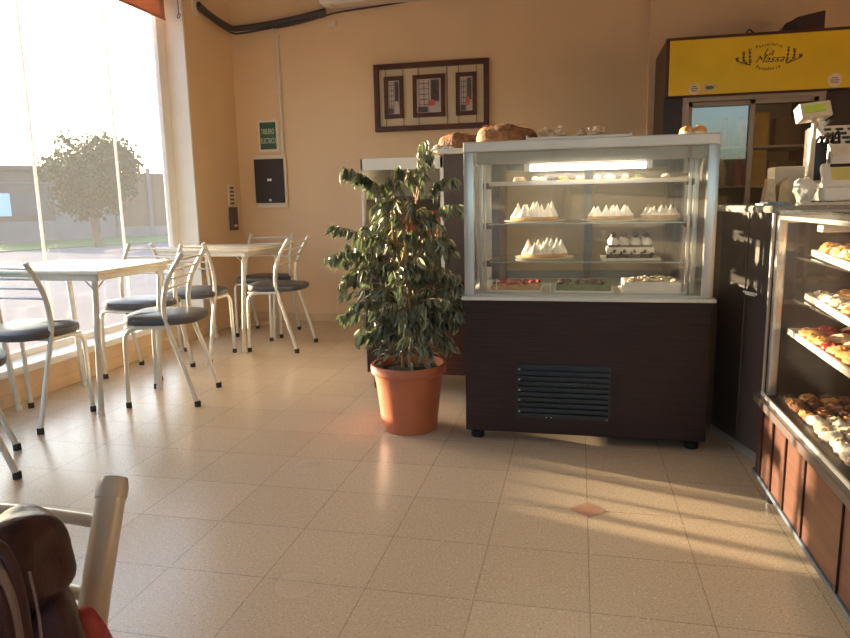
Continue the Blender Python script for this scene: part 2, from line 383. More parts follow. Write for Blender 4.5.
# picture
t = thing('picture_frame', 'wide mahogany frame holding three small framed prints on the back wall', 'picture', (-1.2, BY, 1.63))
X0, X1, Z0, Z1 = -1.685, -.725, 1.63, 2.17; fw = .042
b = MB(); b.box(X0, X1, BY-.04, BY, Z0, Z0+fw, bev=.004); b.box(X0, X1, BY-.04, BY, Z1-fw, Z1, bev=.004); b.box(X0, X0+fw, BY-.039, BY, Z0, Z1, bev=.004); b.box(X1-fw, X1, BY-.039, BY, Z0, Z1, bev=.004)
b.build('outer_frame', 'framewood', t)
MB().box(X0+.03, X1-.03, BY-.01, BY, Z0+.03, Z1-.03).build('backboard', 'matboard', t)
b = MB()
for x in (-1.59, -1.44, -1.31, -1.07, -.975, -.83): b.box(x, x+.004, BY-.016, BY-.012, Z0+.03, Z1-.03)
b.build('cord', 'framewood', t)
for (a, c, n) in ((-1.60, -1.435, 0), (-1.355, -1.085, 1), (-.995, -.825, 2)):
    z0, z1 = 1.735, 2.07; q = .033
    b = MB(); b.box(a, c, BY-.036, BY-.015, z0, z0+q, bev=.003); b.box(a, c, BY-.036, BY-.015, z1-q, z1, bev=.003); b.box(a, a+q, BY-.035, BY-.015, z0, z1, bev=.003); b.box(c-q, c, BY-.035, BY-.015, z0, z1, bev=.003)
    fr = b.build('small_frame', 'framewood', t)
    pr = MB().box(a+q-.005, c-q+.005, BY-.024, BY-.014, z0+q-.005, z1-q+.005).build('print', 'photo', fr)
    y = BY-.0255; wd = c-a-2*q
    b = MB()   # plain generic print: window grid, dark side panel
    for k in range(6): b.box(a+q+.1*wd, a+q+.5*wd, y, y+.002, z0+q+.02+k*.042, z0+q+.025+k*.042)
    for k in range(3): b.box(a+q+(.1+.2*k)*wd-.002, a+q+(.1+.2*k)*wd+.002, y, y+.002, z0+q+.01, z1-q-.01)
    b.box(a+q+.58*wd, c-q-.08*wd, y, y+.002, z0+q+.09, z1-q-.01); b.box(a+q+.05*wd, a+q+.45*wd, y-.001, y+.001, z0+q+.005, z0+q+.05)
    b.build('print_motif', 'photodark', fr)
    b = MB().blob(a+q+(.62 if n else .75)*wd, y, z0+q+.08, .032 if n == 1 else .018, .002, .026 if n < 2 else .04, n, .05); 
    b.build('print_accent', 'photored' if n else 'photo', fr)

# ------------------------------------------------------------------ tables and chairs
def make_chair(label, loc, rz):
    c = thing('cafe_chair', label, 'chair', (0, 0, 0), 0, 'metal cafe chairs with dark seats')
    rod = []
    for s in (-1, 1):
        x = s*.19
        fl = MB().tube(smooth_path([(x, .178, .012), (x, .172, .2), (x, .166, .36), (x, .148, .405), (x, .10, .425), (x, 0, .428), (x, -.06, .428)], 5), .0115, 12).build('leg', 'metal', c, True)
        MB().lathe([(.015, 0), (.015, .026), (.012, .03)], x, .178, 0, 12).build('foot_cap', 'cap', fl, True)
        P = smooth_path([(x, -.185, .012), (x, -.118, .24), (x, -.062, .42), (x, -.048, .52), (x, -.062, .62), (x, -.10, .71), (x, -.158, .80)], 6)
        rl = MB().tube(P, .0122, 14).build('leg', 'metal', c, True)
        MB().lathe([(.0165, 0), (.0165, .026), (.014, .03)], x, -.185, 0, 12).build('foot_cap', 'cap', rl, True)
        e = Vector(P[-1]); d = (Vector(P[-1])-Vector(P[-2])).normalized()
        MB().tube([e-d*.012, e-d*.002, e+d*.006], .0145, 14, rr=[.0134, .0134, .0115]).build('post_cap', 'metal', rl, True)
    def yat(z):
        pp = [(-.048, .52), (-.062, .62), (-.10, .71), (-.158, .80)]
        for (a, za), (b_, zb) in zip(pp, pp[1:]):
            if za <= z <= zb: return a+(b_-a)*(z-za)/(zb-za)
        return -.05
    for z in (.625, .674, .723, .772):
        y = yat(z)
        MB().tube([(x*.19, y-.028*(1-x*x), z+.006*(1-x*x)) for x in [-1+i/8 for i in range(17)]], .0058, 10).build('back_rail', 'metal', c, True)
    b = MB(); b.tube([(-.19, .13, .42), (.19, .13, .42)], .009); b.tube([(-.19, -.055, .428), (.19, -.055, .428)], .009)
    b.tube(smooth_path([(-.185, .12, .425), (-.15, .175, .422), (0, .19, .422), (.15, .175, .422), (.185, .12, .425)]), .009)
    b.build('seat_frame', 'metal', c, True)
    # padded seat
    t = bmesh.new(); n = 40
    prof = [(.93, .435), (.985, .442), (1.0, .455), (.985, .469), (.90, .479), (.6, .486), (.25, .489)]
    rings = []
    for k, z in prof:
        ring = []
        for i in range(n):
            a = 2*pi*i/n; ca, sa = cos(a), sin(a)
            ex = 2/3.4
            X = .207*math.copysign(abs(ca)**ex, ca)*k; Y = .200*math.copysign(abs(sa)**ex, sa)*k+.005
            if Y < 0: X *= 1-.12*(-Y/.2)
            ring.append(t.verts.new((X, Y, z+(.006 if Y > .1 and z > .46 else 0))))
        rings.append(ring)
    for a, b_ in zip(rings, rings[1:]):
        for i in range(n): t.faces.new((a[i], a[(i+1) % n], b_[(i+1) % n], b_[i]))
    t.faces.new(rings[0][::-1]); t.faces.new(rings[-1])
    b = MB(); b._merge(t); b.build('seat', 'vinyl', c, True)
    c.location = loc; c.rotation_euler = (0, 0, rz)
    return c
ch = make_chair('metal chair nearest the window side, pulled up to the near side of the front table', (-2.64, 2.80, 0), 0)
dup(ch, (-2.17, 3.29, 0), R(102.7), label='metal chair on the room side of the front table, its whole dark seat in view')
dup(ch, (-2.655, 3.775, 0), R(180), label='metal chair on the far side of the front table, against the window')
dup(ch, (-2.585, 4.225, 0), R(2), label='metal chair on the near side of the back table, back towards the front table')
dup(ch, (-2.13, 4.645, 0), R(91), label='metal chair on the room side of the back table, nearest the green plant')
dup(ch, (-2.48, 5.145, 0), R(180), label='metal chair on the far side of the back table, against the back wall')
dup(ch, (-2.40, 2.15, 0), R(133), label='metal chair cut off at the left edge, only its rear legs in view')
dup(ch, (-.547, .301, 0), R(193), label='metal chair back close to the camera with a maroon bag on it')

def make_table(label, loc, rz):
    t = thing('cafe_table', label, 'table', (0, 0, 0), 0, 'square cream cafe tables')
    MB().box(-.375, .375, -.325, .325, .724, .746, bev=.011, seg=3).build('tabletop', 'cream_top', t, True)
    b = MB(); 
    for s in (-1, 1): b.box(-.33, .33, s*.285-.01, s*.285+.01, .694, .722); b.box(s*.33-.01, s*.33+.01, -.285, .285, .694, .722)
    b.build('apron', 'metal', t)
    for sx in (-1, 1):
        for sy in (-1, 1):
            l = MB().tube([(sx*.305, sy*.27, .722), (sx*.25, sy*.25, .012)], .0145, 14).build('leg', 'metal', t, True)
            MB().lathe([(.017, 0), (.017, .02), (.014, .026)], sx*.25, sy*.25, 0, 12).build('foot_cap', 'metal', l, True)
            b = MB(); b.tube([(sx*.30, sy*.268, .64), (sx*.24, sy*.28, .71)], .0035, 8); b.tube([(sx*.30, sy*.268, .64), (sx*.32, sy*.20, .71)], .0035, 8); b.build('brace', 'metal', l, True)
    t.location = loc; t.rotation_euler = (0, 0, rz)
    return t
tb = make_table('square cream topped table nearest the camera, by the window', (-2.61, 3.175, 0), 0)
dup(tb, (-2.58, 4.665, 0), R(0), label='square cream topped table farther back, in the window corner')

# ------------------------------------------------------------------ bag on the near chair
def bag():
    t = thing('handbag', 'maroon leather handbag slumped against the back of the nearest chair', 'bag', (-.484, .241, .50))
    def sheet(pts, name, m, par=t): pass
    TB = Matrix.Translation((-.484, .241, 0)) @ Matrix.Rotation(R(42), 4, 'Z')
    b = MB()
    tt = bmesh.new(); bmesh.ops.create_uvsphere(tt, u_segments=64, v_segments=44, radius=1)
    for v in tt.verts:
        c = v.co.copy()
        x = math.copysign(abs(c.x)**.5, c.x); z = math.copysign(abs(c.z)**.55, c.z); top = max(0, z)
        th = .055*(1-.25*top)
        f = .0035*sin(34*x+3*z)*(.4+.6*top)+.003*sin(8*z+5*x)
        X = x*.190*(1-.03*top+.05*max(0, -z)+.012*sin(6*z+1)); Z = .670+z*.165-.012*abs(x)**3*top+.003*sin(19*x+1)
        v.co = Vector((X, c.y*th+f, Z))
    b._merge(tt, TB)
    body = b.build('bag_body', 'leather', t, True)
    b = MB(); b.blob(.168, .008, .806, .030, .036, .036, 3, .10, n=4, T=TB); b.blob(.184, .004, .735, .019, .045, .050, 8, .08, n=4, T=TB); b.blob(.187, 0, .655, .018, .05, .055, 6, .06, n=4, T=TB); b.build('side_gusset', 'leather', body, True)
    for k in range(3):
        p = [TB @ Vector(q) for q in smooth_path([(.06, -.03-.006*k, .850-.008*k), (.145, -.044-.005*k, .849-.009*k), (.166-.003*k, -.052-.003*k, .835-.010*k), (.170-.004*k, -.054-.003*k, .78)], 7)]
        MB().tube(p, .0045, 10, flat=.7).build('strap', 'leather2' if k == 1 else 'leather', t, True)
    MB().tube([TB @ Vector(q) for q in smooth_path([(.175, -.050, .825), (.177, -.053, .80), (.177, -.054, .775)])], .0009, 8).build('seam_piping', 'leather2', body, True)
    q = TB @ Vector((.177, -.056, .772)); MB().blob(q.x, q.y, q.z, .002, .002, .002, 1, .0).build('rivet', 'alu', body, True)
    return t
bag()
c = MB(); c.blob(-.352, .395, .615, .030, .035, .120, 4, .08, n=4); c.blob(-.375, .41, .53, .05, .04, .045, 5, .12, n=3)
tag(recenter(c.build('scarf', 'redcloth', smooth=True), (-.42, .40, .49)), 'red patterned cloth tucked on the chair seat under the maroon bag', 'scarf')

# ------------------------------------------------------------------ potted ficus
px, py = -.757, 3.0
t = thing('potted_ficus', 'bushy variegated ficus tree in a terracotta coloured pot', 'plant', (px, py, 0))
pot = MB().lathe([(.118, 0), (.128, .004), (.138, .10), (.152, .22), (.160, .265), (.166, .268), (.174, .274), (.176, .305), (.172, .311), (.160, .311), (.156, .27), (.10, .262)], px, py, 0, 56).build('pot', 'terracotta', t, True)
MB().lathe([(.001, .262), (.156, .264), (.156, .27), (.08, .285), (.001, .29)], px, py, 0, 32).build('soil', 'soil', t, True)
rnd = random.Random(11)
stems = MB(); tips = []
for i, (dx, dy) in enumerate(((-.028, .0), (.012, -.02), (.035, .015), (0, .03))):
    top = Vector((px+dx*2.2+rnd.uniform(-.05, .05), py+dy*2+rnd.uniform(-.05, .05), rnd.uniform(.95, 1.15)))
    P = smooth_path([(px+dx, py+dy, .27), (px+dx*1.1+.01, py+dy*1.1, .5), (px+dx*1.5-.01, py+dy, .75), top])
    stems.tube(P, .01, 8, rr=[.0105*(1-.6*k/len(P)) for k in range(len(P))])
def crown_radius(z):     # half widths left / right of the trunk
    pts = [(.33, .10, .12), (.40, .20, .20), (.48, .24, .27), (.60, .27, .30), (.75, .32, .29), (.85, .34, .27), (.95, .27, .23), (1.05, .24, .17), (1.14, .17, .13), (1.20, .12, .09), (1.26, .05, .07)]
    for a, c_ in zip(pts, pts[1:]):
        if a[0] <= z <= c_[0]:
            k = (z-a[0])/(c_[0]-a[0]); return a[1]+(c_[1]-a[1])*k, a[2]+(c_[2]-a[2])*k
    return .04, .04
twigs = []
for i in range(130):
    z = rnd.choice([rnd.uniform(.42, 1.2), rnd.uniform(.42, .95)]); a = rnd.uniform(0, 2*pi)
    l, r = crown_radius(z); rad = (l if cos(a) < 0 else r)*rnd.uniform(.6, 1.04)
    e = Vector((px+cos(a)*rad, py+sin(a)*rad*.85, z))
    s = Vector((px+rnd.uniform(-.04, .04), py+rnd.uniform(-.04, .04), max(.42, z-rnd.uniform(.02, .2))))
    m_ = (s+e)/2+Vector((0, 0, rnd.uniform(.02, .06))); e2 = e-Vector((0, 0, rnd.uniform(.0, .07)))
    P = smooth_path([s, m_, e2], 4); twigs.append(P)
    stems.tube(P, .002, 5, rr=[.0035-.0024*k/(len(P)-1) for k in range(len(P))])
# long shoots seen in outline: upper tip, left shoots
for e, s in (((-.66, py-.05, 1.30), (-.70, py, 1.08)), ((-.62, py-.06, 1.25), (-.70, py, 1.05)), ((-1.03, py-.02, 1.20), (-.83, py, 1.05)), ((-.96, py-.03, 1.17), (-.80, py, 1.02)), ((-1.10, py-.03, .94), (-.9, py, .84)), ((-1.12, py-.04, .80), (-.9, py, .80)), ((-1.06, py, .52), (-.9, py, .60)), ((-1.05, py-.03, .68), (-.9, py, .7)), ((-.52, py-.05, 1.14), (-.68, py, 1.05)), ((-.50, py-.05, 1.02), (-.66, py, .95))):
    P = smooth_path([s, (Vector(s)+Vector(e))/2+Vector((0, 0, .03)), e], 4); twigs += [P]*2
    stems.tube(P, .002, 5, rr=[.003-.002*k/(len(P)-1) for k in range(len(P))])
stems.build('stem', 'stem', t, True)
def leaf(bm, p, d, L, wd, up):
    d = d.normalized(); s = d.cross(up)
    if s.length < .1: s = Vector((1, 0, 0))
    s.normalize(); n = s.cross(d).normalized()
    prof = [(0, 0), (.18, .62), (.42, 1.0), (.68, .72), (.88, .28), (1.0, .02)]
    vm = []; vl = []; vr = []
    for u, w_ in prof:
        c0 = p+d*(L*u)-n*(.25*L*u*u)
        vm.append(bm.verts.new(c0))
        if w_ > 0: vl.append(bm.verts.new(c0+s*(wd*w_)+n*(wd*.30*w_))); vr.append(bm.verts.new(c0-s*(wd*w_)+n*(wd*.30*w_)))
        else: vl.append(None); vr.append(None)
    for i in range(len(prof)-1):
        for side in (vl, vr):
            a, b_, c_, e = vm[i], side[i], side[i+1], vm[i+1]
            vs = [a, c_, e] if b_ is None else [a, b_, c_, e]
            try: bm.faces.new(vs)
            except Exception: pass
lb = bmesh.new()
for P in twigs:
    n = rnd.randint(11, 17)
    for k in range(n):
        u = .25+.75*k/(n-1); i = min(int(u*(len(P)-1)), len(P)-2); p = P[i].lerp(P[i+1], u*(len(P)-1)-i)
        out = Vector((p.x-px, p.y-py, 0)); out = out.normalized() if out.length > .01 else Vector((1, 0, 0))
        d = out*rnd.uniform(.1, .55)+Vector((rnd.uniform(-.5, .5), rnd.uniform(-.5, .5), rnd.uniform(-1.6, -.5)))
        if d.z > -.1: d.z = -.3
        L = rnd.uniform(.040, .070); leaf(lb, p+Vector((rnd.uniform(-.012, .012), rnd.uniform(-.012, .012), rnd.uniform(-.006, .01))), d, L, L*.29, Vector((rnd.uniform(-1, 1), rnd.uniform(-1, 1), .5)))
for k in range(46):      # fallen and low leaves over the rim
    a = rnd.uniform(0, 2*pi); rr_ = rnd.uniform(.05, .16); p = Vector((px+cos(a)*rr_, py+sin(a)*rr_, rnd.uniform(.31, .40)))
    leaf(lb, p, Vector((cos(a), sin(a), rnd.uniform(-.8, .1))), rnd.uniform(.035, .055), .011, Vector((rnd.uniform(-.5, .5), rnd.uniform(-.5, .5), 1)))
me = bpy.data.meshes.new('foliage'); lb.to_mesh(me); lb.free(); me.transform(W[t].inverted()); me.materials.append(M['leaf'])
for p in me.polygons: p.use_smooth = True
o = bpy.data.objects.new('foliage', me); COL.objects.link(o); o.parent = t

# ------------------------------------------------------------------ main display case
cx0, cx1, cy0, cy1 = -.47, .525, 2.87, 3.50
t = thing('display_case', 'glass fronted cake display case on a dark brown base in the middle', 'display case', (.045, 3.185, 0))
base = MB().box(cx0, cx1, cy0, cy1, .045, .625, bev=.006).build('base_cabinet', 'dark_h', t)
for x in (cx0+.045, cx1-.045):
    for y in (cy0+.06, cy1-.06):
        MB().lathe([(.026, 0), (.03, .006), (.03, .03), (.022, .036), (.022, .047)], x, y, 0, 16).build('foot', 'black', t, True)
g = MB(); vx0, vx1, vz0, vz1 = -.24, .135, .125, .345
g.box(vx0-.008, vx1+.008, cy0-.006, cy0+.002, vz0-.008, vz1+.008)
gr = g.build('vent_backing', 'black', t)
b = MB()
for i in range(9):
    z = vz0+.012+i*(vz1-vz0-.02)/8.6
    b.box(vx0, vx1, cy0-.022, cy0-.006, z, z+.005, T=None); b.box(vx0, vx1, cy0-.024, cy0-.02, z-.008, z+.004)
b.build('vent_slats', 'black', gr)
b = MB()
for z in (.15, .20, .245, .29, .335): b.lathe([(.001, 0), (.005, 0), (.004, .004), (.001, .005)], T=Matrix.Translation((vx0+.006, cy0-.024, z)) @ Matrix.Rotation(pi/2, 4, 'X'), n=8)
for x in (-.12, -.10, .13): b.lathe([(.001, 0), (.005, 0), (.004, .004), (.001, .005)], T=Matrix.Translation((x, cy0-.008, vz0)) @ Matrix.Rotation(pi/2, 4, 'X'), n=8)
b.build('vent_screws', 'alu', gr)
MB().box(cx0-.012, cx1+.012, cy0-.018, cy1, .626, .642, bev=.004).build('base_ledge', 'aluw', t)
MB().box(cx0+.03, cx1-.03, cy0+.02, cy1-.02, .642, .650).build('display_deck', 'alu', t)
TZ = 1.245
pw = .042
for x in (cx0, cx1-pw):
    MB().box(x, x+pw, cy0, cy0+.03, .642, TZ, bev=.004).build('corner_post', 'alu', t, True)
    MB().box(x, x+pw, cy1-.03, cy1, .642, TZ, bev=.004).build('corner_post', 'alu', t, True)
    MB().box(x+(.0 if x < 0 else .01), x+pw-(.01 if x < 0 else 0), cy0+.03, cy1-.03, TZ-.04, TZ, bev=.003).build('side_rail', 'alu', t, True)
for a, c_, y in ((cx0+.05, cx0+.068, .10), (cx1-.075, cx1-.055, .10), (cx0+.076, cx0+.084, .06), (cx1-.10, cx1-.09, .06)):
    MB().box(a, c_, cy0+y, cy0+y+.022, .65, TZ-.02, bev=.002).build('inner_upright', 'alu', t, True)
MB().box(cx0, cx1, cy0-.008, cy0+.03, TZ-.006, TZ+.036, bev=.005).build('top_fascia', 'aluw', t)
MB().box(cx0+.001, cx1-.001, cy0+.03, cy1, TZ+.002, TZ+.034, bev=.003).build('top_panel', 'aluw', t)
MB().box(cx0+.05, cx1-.05, cy0+.035, cy0+.05, TZ-.055, TZ, bev=.003).build('light_valance', 'fridgegrey', t)
MB().box(cx0+pw, cx1-pw, cy0+.008, cy0+.014, .642, TZ-.006).build('front_glass', 'caseglass', t)
for x in (cx0+.012, cx1-.018): MB().box(x, x+.006, cy0+.03, cy1-.03, .642, TZ-.04).build('side_glass', 'glass', t)
# rear sliding doors
for k, (a, c_, y) in enumerate(((cx0+.05, .065, cy1-.045), (.02, cx1-.05, cy1-.022))):
    b = MB(); q = .038
    b.box(a, c_, y, y+.02, .655, .655+q, bev=.002); b.box(a, c_, y, y+.02, TZ-.02-q, TZ-.02, bev=.002); b.box(a, a+q, y, y+.019, .655, TZ-.02, bev=.002); b.box(c_-q, c_, y, y+.019, .655, TZ-.02, bev=.002)
    d = b.build('rear_door', 'darkalu', t)
    MB().box(a+q, c_-q, y+.008, y+.012, .655+q, TZ-.02-q).build('pane', glass('rear_door_glass', (.75, .72, .66), haze=.55, hazecol=(.62, .56, .46)) if k == 0 else bpy.data.materials['rear_door_glass'], d)
# inner dark uprights with bracket arms
for x, s in ((cx0+.085, 1), (cx1-.125, -1)):
    MB().box(x, x+.035, cy1-.085, cy1-.055, .65, TZ-.01, bev=.003).build('shelf_upright', 'graypanel', t)
SH = (1.108, .938, .775)
for j, z in enumerate(SH):
    s_ = MB().box(cx0+.095, cx1-.095, cy0+.09, cy1-.09, z, z+.006).build('shelf', 'shelfglass', t)
    MB().box(cx0+.095, cx1-.095, cy0+.084, cy0+.09, z-(.006 if j == 0 else 0), z+(.012 if j == 0 else .006), bev=.001).build('shelf_edge', 'aluw' if j == 0 else 'edgeglass', s_)
    b = MB()
    for x in (cx0+.065, cx1-.105): b.box(x, x+.035, cy0+.10, cy0+.135, z-.018, z+.008, bev=.003); b.box(x+.01, x+.02, cy0+.12, cy1-.08, z-.010, z-.001)
    b.build('shelf_bracket', 'graypanel', s_)
MB().tube([(-.20, cy0+.07, 1.172), (.26, cy0+.07, 1.172)], .0125, 14).build('light_tube', 'tube', t, True)
b = MB(); b.box(-.225, .285, cy0+.058, cy0+.082, 1.184, 1.205, bev=.002); b.box(-.225, -.20, cy0+.06, cy0+.08, 1.158, 1.19); b.box(.26, .285, cy0+.06, cy0+.08, 1.158, 1.19); b.build('light_fitting', 'aluw', t)

# -- cakes inside: meringue pies
def pie(name, label, x, y, z, r, n, h, rings=2, plate='tray', seed=1):
    p = thing(name, label, 'pie', (x, y, z), 0, 'meringue pies in the display case')
    MB().lathe([(r*.75, 0), (r*1.22, .004), (r*1.26, .008), (r*1.2, .008), (r*.7, .005), (.001, .005)], x, y, z, 36).build('plate', plate, p, True)
    MB().lathe([(r*.86, .006), (r*.97, .010), (r, .022), (r*.95, .024), (.001, .024)], x, y, z, 36).build('crust', 'crust', p, True)
    b = MB(); rd = random.Random(seed)
    b.blob(x, y, z+.024, r*.93, r*.93, .014, 3, .04, n=3)
    k0 = 0
    for rr2, cnt in ((r*.72, n), (r*.3, max(3, n//2))):
        for i in range(cnt):
            a = 2*pi*(i+rd.uniform(-.15, .15))/cnt; xx, yy = x+cos(a)*rr2, y+sin(a)*rr2; hh = h*rd.uniform(.82, 1.15); q = r*.25
            b.lathe([(q, .018), (q*1.05, .028), (q*.72, .018+hh*.42), (q*.36, .018+hh*.7), (q*.1, .018+hh), (.0005, .022+hh)], xx, yy, z, 10, cap=False)
    b.build('meringue', 'cream', p, True)
    return p
Z1, Z2, Z3 = SH[0]+.006, SH[1]+.006, SH[2]+.006
pie('meringue_pie', 'tall peaked meringue pie on the left of the second glass shelf', -.195, 3.14, Z2, .108, 9, .062, seed=2)
pie('meringue_pie', 'wide low meringue pie on the middle shelf, left of its neighbour at right', .135, 3.12, Z2, .098, 10, .045, seed=3)
pie('meringue_pie', 'meringue pie at the far right of the middle shelf', .345, 3.16, Z2, .082, 8, .042, seed=4)
pie('meringue_pie', 'meringue pie with pointed white peaks on the bottom glass shelf at left', -.15, 3.16, Z3, .105, 9, .06, seed=5)
# layered chocolate cream cake
c = thing('layer_cake', 'chocolate cream layer cake with dark topped rosettes on the lowest shelf', 'cake', (.215, 3.14, Z3))
MB().box(.10, .345, 3.05, 3.23, Z3, Z3+.006, bev=.002).build('cake_board', 'tray', c)
b = MB(); b.box(.125, .315, 3.07, 3.21, Z3+.006, Z3+.024, bev=.006); b.box(.13, .31, 3.075, 3.205, Z3+.050, Z3+.064, bev=.004); b.build('sponge', 'choc', c)
b = MB(); b.box(.122, .318, 3.066, 3.214, Z3+.022, Z3+.052, bev=.008); b.build('filling', 'cream', c)
b = MB(); e = MB(); 
for i in range(4):
    for j in range(3):
        x, y = .15+i*.046, 3.09+j*.048
        b.lathe([(.021, .062), (.023, .072), (.015, .088), (.007, .094), (.001, .095)], x, y, Z3, 10, cap=False); e.blob(x, y, Z3+.101, .012, .012, .012, i+j, .2)
b.build('cream_rosette', 'cream', c, True); e.build('chocolate_curl', 'choc', c, True)
b = MB()
for i in range(14): b.blob(.125+.014*i, 3.062, Z3+.012+.012*((i*7) % 3), .008, .006, .010, i, .2, n=1)
b.build('chocolate_crumb', 'choc', c)
# top shelf individual pastries
k = 0
for x, m_, w_, nm, lb_ in ((-.25, 'powder', .03, 'pastry', 'flat pale pastry at the far left of the top shelf'), (-.17, 'cream', .035, 'pastry', 'white cream pastry second from left on the top shelf'), (-.06, 'golden', .028, 'pastry', 'golden pastry left of the middle of the top shelf'), (-.0, 'powder', .024, 'pastry', 'small powdered pastry just left of the light reflection on the top shelf'),
        (.075, 'cream', .022, 'pastry', 'small white pastry right of the top shelf middle'), (.125, 'cream', .028, 'pastry', 'whipped cream pastry between two small ones on the top shelf'), (.18, 'powder', .022, 'pastry', 'crumbly pastry left of the green topped one on the top shelf'), (.235, 'greenfood', .03, 'pastry', 'green topped pastry on the top shelf'), (.345, 'cream', .022, 'pastry', 'round white pastry near the right of the top shelf'), (.42, 'choc', .028, 'pastry', 'brown pastry at the far right of the top shelf')):
    c = thing(nm, lb_, 'pastry', (x, 3.02, Z1), 0, 'small pastries on the top glass shelf')
    MB().lathe([(w_*.8, 0), (w_, .003), (w_*1.0, .010), (w_*.8, .012)], x, 3.02, Z1, 16).build('pastry_base', 'crust', c, True)
    b = MB()
    for j in range(4): b.blob(x+rnd.uniform(-.5, .5)*w_, 3.02+rnd.uniform(-.5, .5)*w_, Z1+.015, w_*.5, w_*.5, .011, j+k, .15)
    b.build('topping', m_, c, True); k += 1
# deck cakes
DZ = .650
def deckcake(name, label, x0, x1, y0, y1, h, top, side, kind):
    c = thing(name, label, 'cake', ((x0+x1)/2, (y0+y1)/2, DZ), 0, 'cakes on the bottom deck of the display case')
    MB().box(x0-.01, x1+.01, y0-.01, y1+.01, DZ, DZ+.006, bev=.002).build('tray', 'tray', c)
    MB().box(x0, x1, y0, y1, DZ+.006, DZ+h, bev=.006).build('cake_body', side, c)
    b = MB(); rd = random.Random(int(x0*100)+50)
    for i in range(26): b.blob(rd.uniform(x0+.012, x1-.012), rd.uniform(y0+.012, y1-.012), DZ+h+.002, .016, .014, .011, i, .2, n=1)
    b.build('topping', top, c, True)
deckcake('deck_cake', 'flat cake with red fruit topping on the deck at left', -.37, -.16, 2.97, 3.16, .026, 'cherry', 'crust', 0)
deckcake('deck_cake', 'dark chocolate cake with green base in the middle of the deck', -.09, .14, 2.97, 3.14, .030, 'choc', 'greenfood', 0)
deckcake('deck_cake', 'pale cream sheet cake on the deck at right', .19, .42, 2.97, 3.16, .044, 'powder', 'cream', 0)
# price card holders
for x, y, h, lb_ in ((-.345, 2.945, .055, 'thin white price stick beside the red fruit cake'), (-.115, 2.95, .035, 'low white price holder left of the dark chocolate cake')):
    tag(recenter(MB().box(x, x+.004, y, y+.008, DZ, DZ+h, T=None).build('price_stick', 'tray'), (x, y, DZ)), lb_, 'price holder')

# -- things on top of the case
TT = TZ+.036
b = MB()
def loaf(name, label, x0, x1, y, z, h, seed):
    c = thing(name, label, 'bread', ((x0+x1)/2, y, z), 0, 'crusty loaves')
    t_ = bmesh.new(); bmesh.ops.create_uvsphere(t_, u_segments=36, v_segments=20, radius=1)
    rd = random.Random(seed); ph = rd.uniform(0, 6); cx_ = (x0+x1)/2; hw = (x1-x0)/2
    for v in t_.verts:
        q = v.co.copy(); q.x = math.copysign(abs(q.x)**.8, q.x); zz = max(q.z, -.35)
        zz = (zz+.35)/1.35
        k_ = 1+.03*sin(9*q.x+ph)+.025*sin(13*q.y+4*q.x)
        v.co = Vector((cx_+q.x*hw*k_, y+q.y*.10*k_, z+zz*h*(1+.05*sin(7*q.x+ph)-.12*q.x)))
    m__ = MB(); m__._merge(t_); m__.build('crust', 'bread', c, True)
    m__ = MB()
    for i in range(4):
        xx = cx_-hw*.55+i*hw*.36; m__.tube(smooth_path([(xx-.02, y-.055, z+h*.90), (xx, y, z+h*1.01), (xx+.02, y+.055, z+h*.9)]), .004, 6, flat=.5)
    m__.build('score_mark', 'bun', c, True)
    return c
loaf('bread_loaf', 'large dark crusted loaf on the left end of the glass display case', -.445, -.175, 3.06, TT-.002, .085, 3)
TT2 = 1.305
loaf('bread_loaf', 'smaller dark loaf on the rear cabinet, resting on crumpled paper', -.745, -.50, 3.74, TT2+.012, .085, 9)
c = MB(); 
for i in range(9): c.blob(-.74+.028*i, 3.665+.01*((i*5) % 3), TT2+.012, .024, .03, .020, i, .25, n=2, flatb=-.6)
c.box(-.77, -.48, 3.63, 3.85, TT2, TT2+.012, bev=.004)
tag(recenter(c.build('wrapping_paper', 'paper', smooth=True), (-.62, 3.72, TT2)), 'crumpled white paper under the smaller loaf', 'paper')
c = MB(); c.box(-.215, .20, 2.89, 3.12, TT, TT+.006, bev=.002); c.box(-.215, .20, 2.89, 2.896, TT, TT+.010); c.box(-.215, -.209, 2.89, 3.12, TT, TT+.018); c.box(.194, .20, 2.89, 3.12, TT, TT+.018); c.box(-.215, .20, 3.114, 3.12, TT, TT+.018)
tag(recenter(c.build('serving_tray', 'aluw'), (0, 3.0, TT)), 'pale tray with two powdered pastries on top of the display case', 'tray')
for x, lb_, sd in ((-.11, 'powdered flaky pastry at the left of the tray on the display case', 1), (.045, 'powdered flaky pastry at the right of the tray on the display case', 2)):
    c = MB(); 
    for j in range(7): c.blob(x+rnd.uniform(-.04, .04), 2.97+rnd.uniform(-.02, .03), TT+.026+rnd.uniform(0, .022), .022, .022, .016, j*3+sd, .3, flatb=-.8)
    c.blob(x, 2.98, TT+.020, .050, .035, .018, sd, .1)
    tag(recenter(c.build('flaky_pastry', 'powder', smooth=True), (x, 2.98, TT+.006)), lb_, 'pastry', 'powdered pastries on the tray')
for x, lb_ in ((.418, 'left one of the two orange glazed buns on the display case'), (.466, 'right one of the two orange glazed buns on the display case')):
    c = thing('glazed_bun', lb_, 'bun', (x, 3.0, TT), 0, 'glazed buns')
    MB().blob(x, 3.0, TT+.013, .029, .033, .030, int(x*100), .06, n=3, flatb=-.45).build('bun_body', 'bun', c, True)
    MB().blob(x-.004, 2.985, TT+.006, .030, .030, .014, int(x*90), .08, n=3, flatb=-.4).build('bun_base', 'cream', c, True)
c = MB(); c.blob(.20, 3.0, TT+.004, .02, .02, .007, 3, .2, flatb=-.5)
tag(recenter(c.build('napkin_scrap', 'paper', smooth=True), (.20, 3.0, TT)), 'tiny crumpled paper scrap right of the tray on the display case', 'paper')

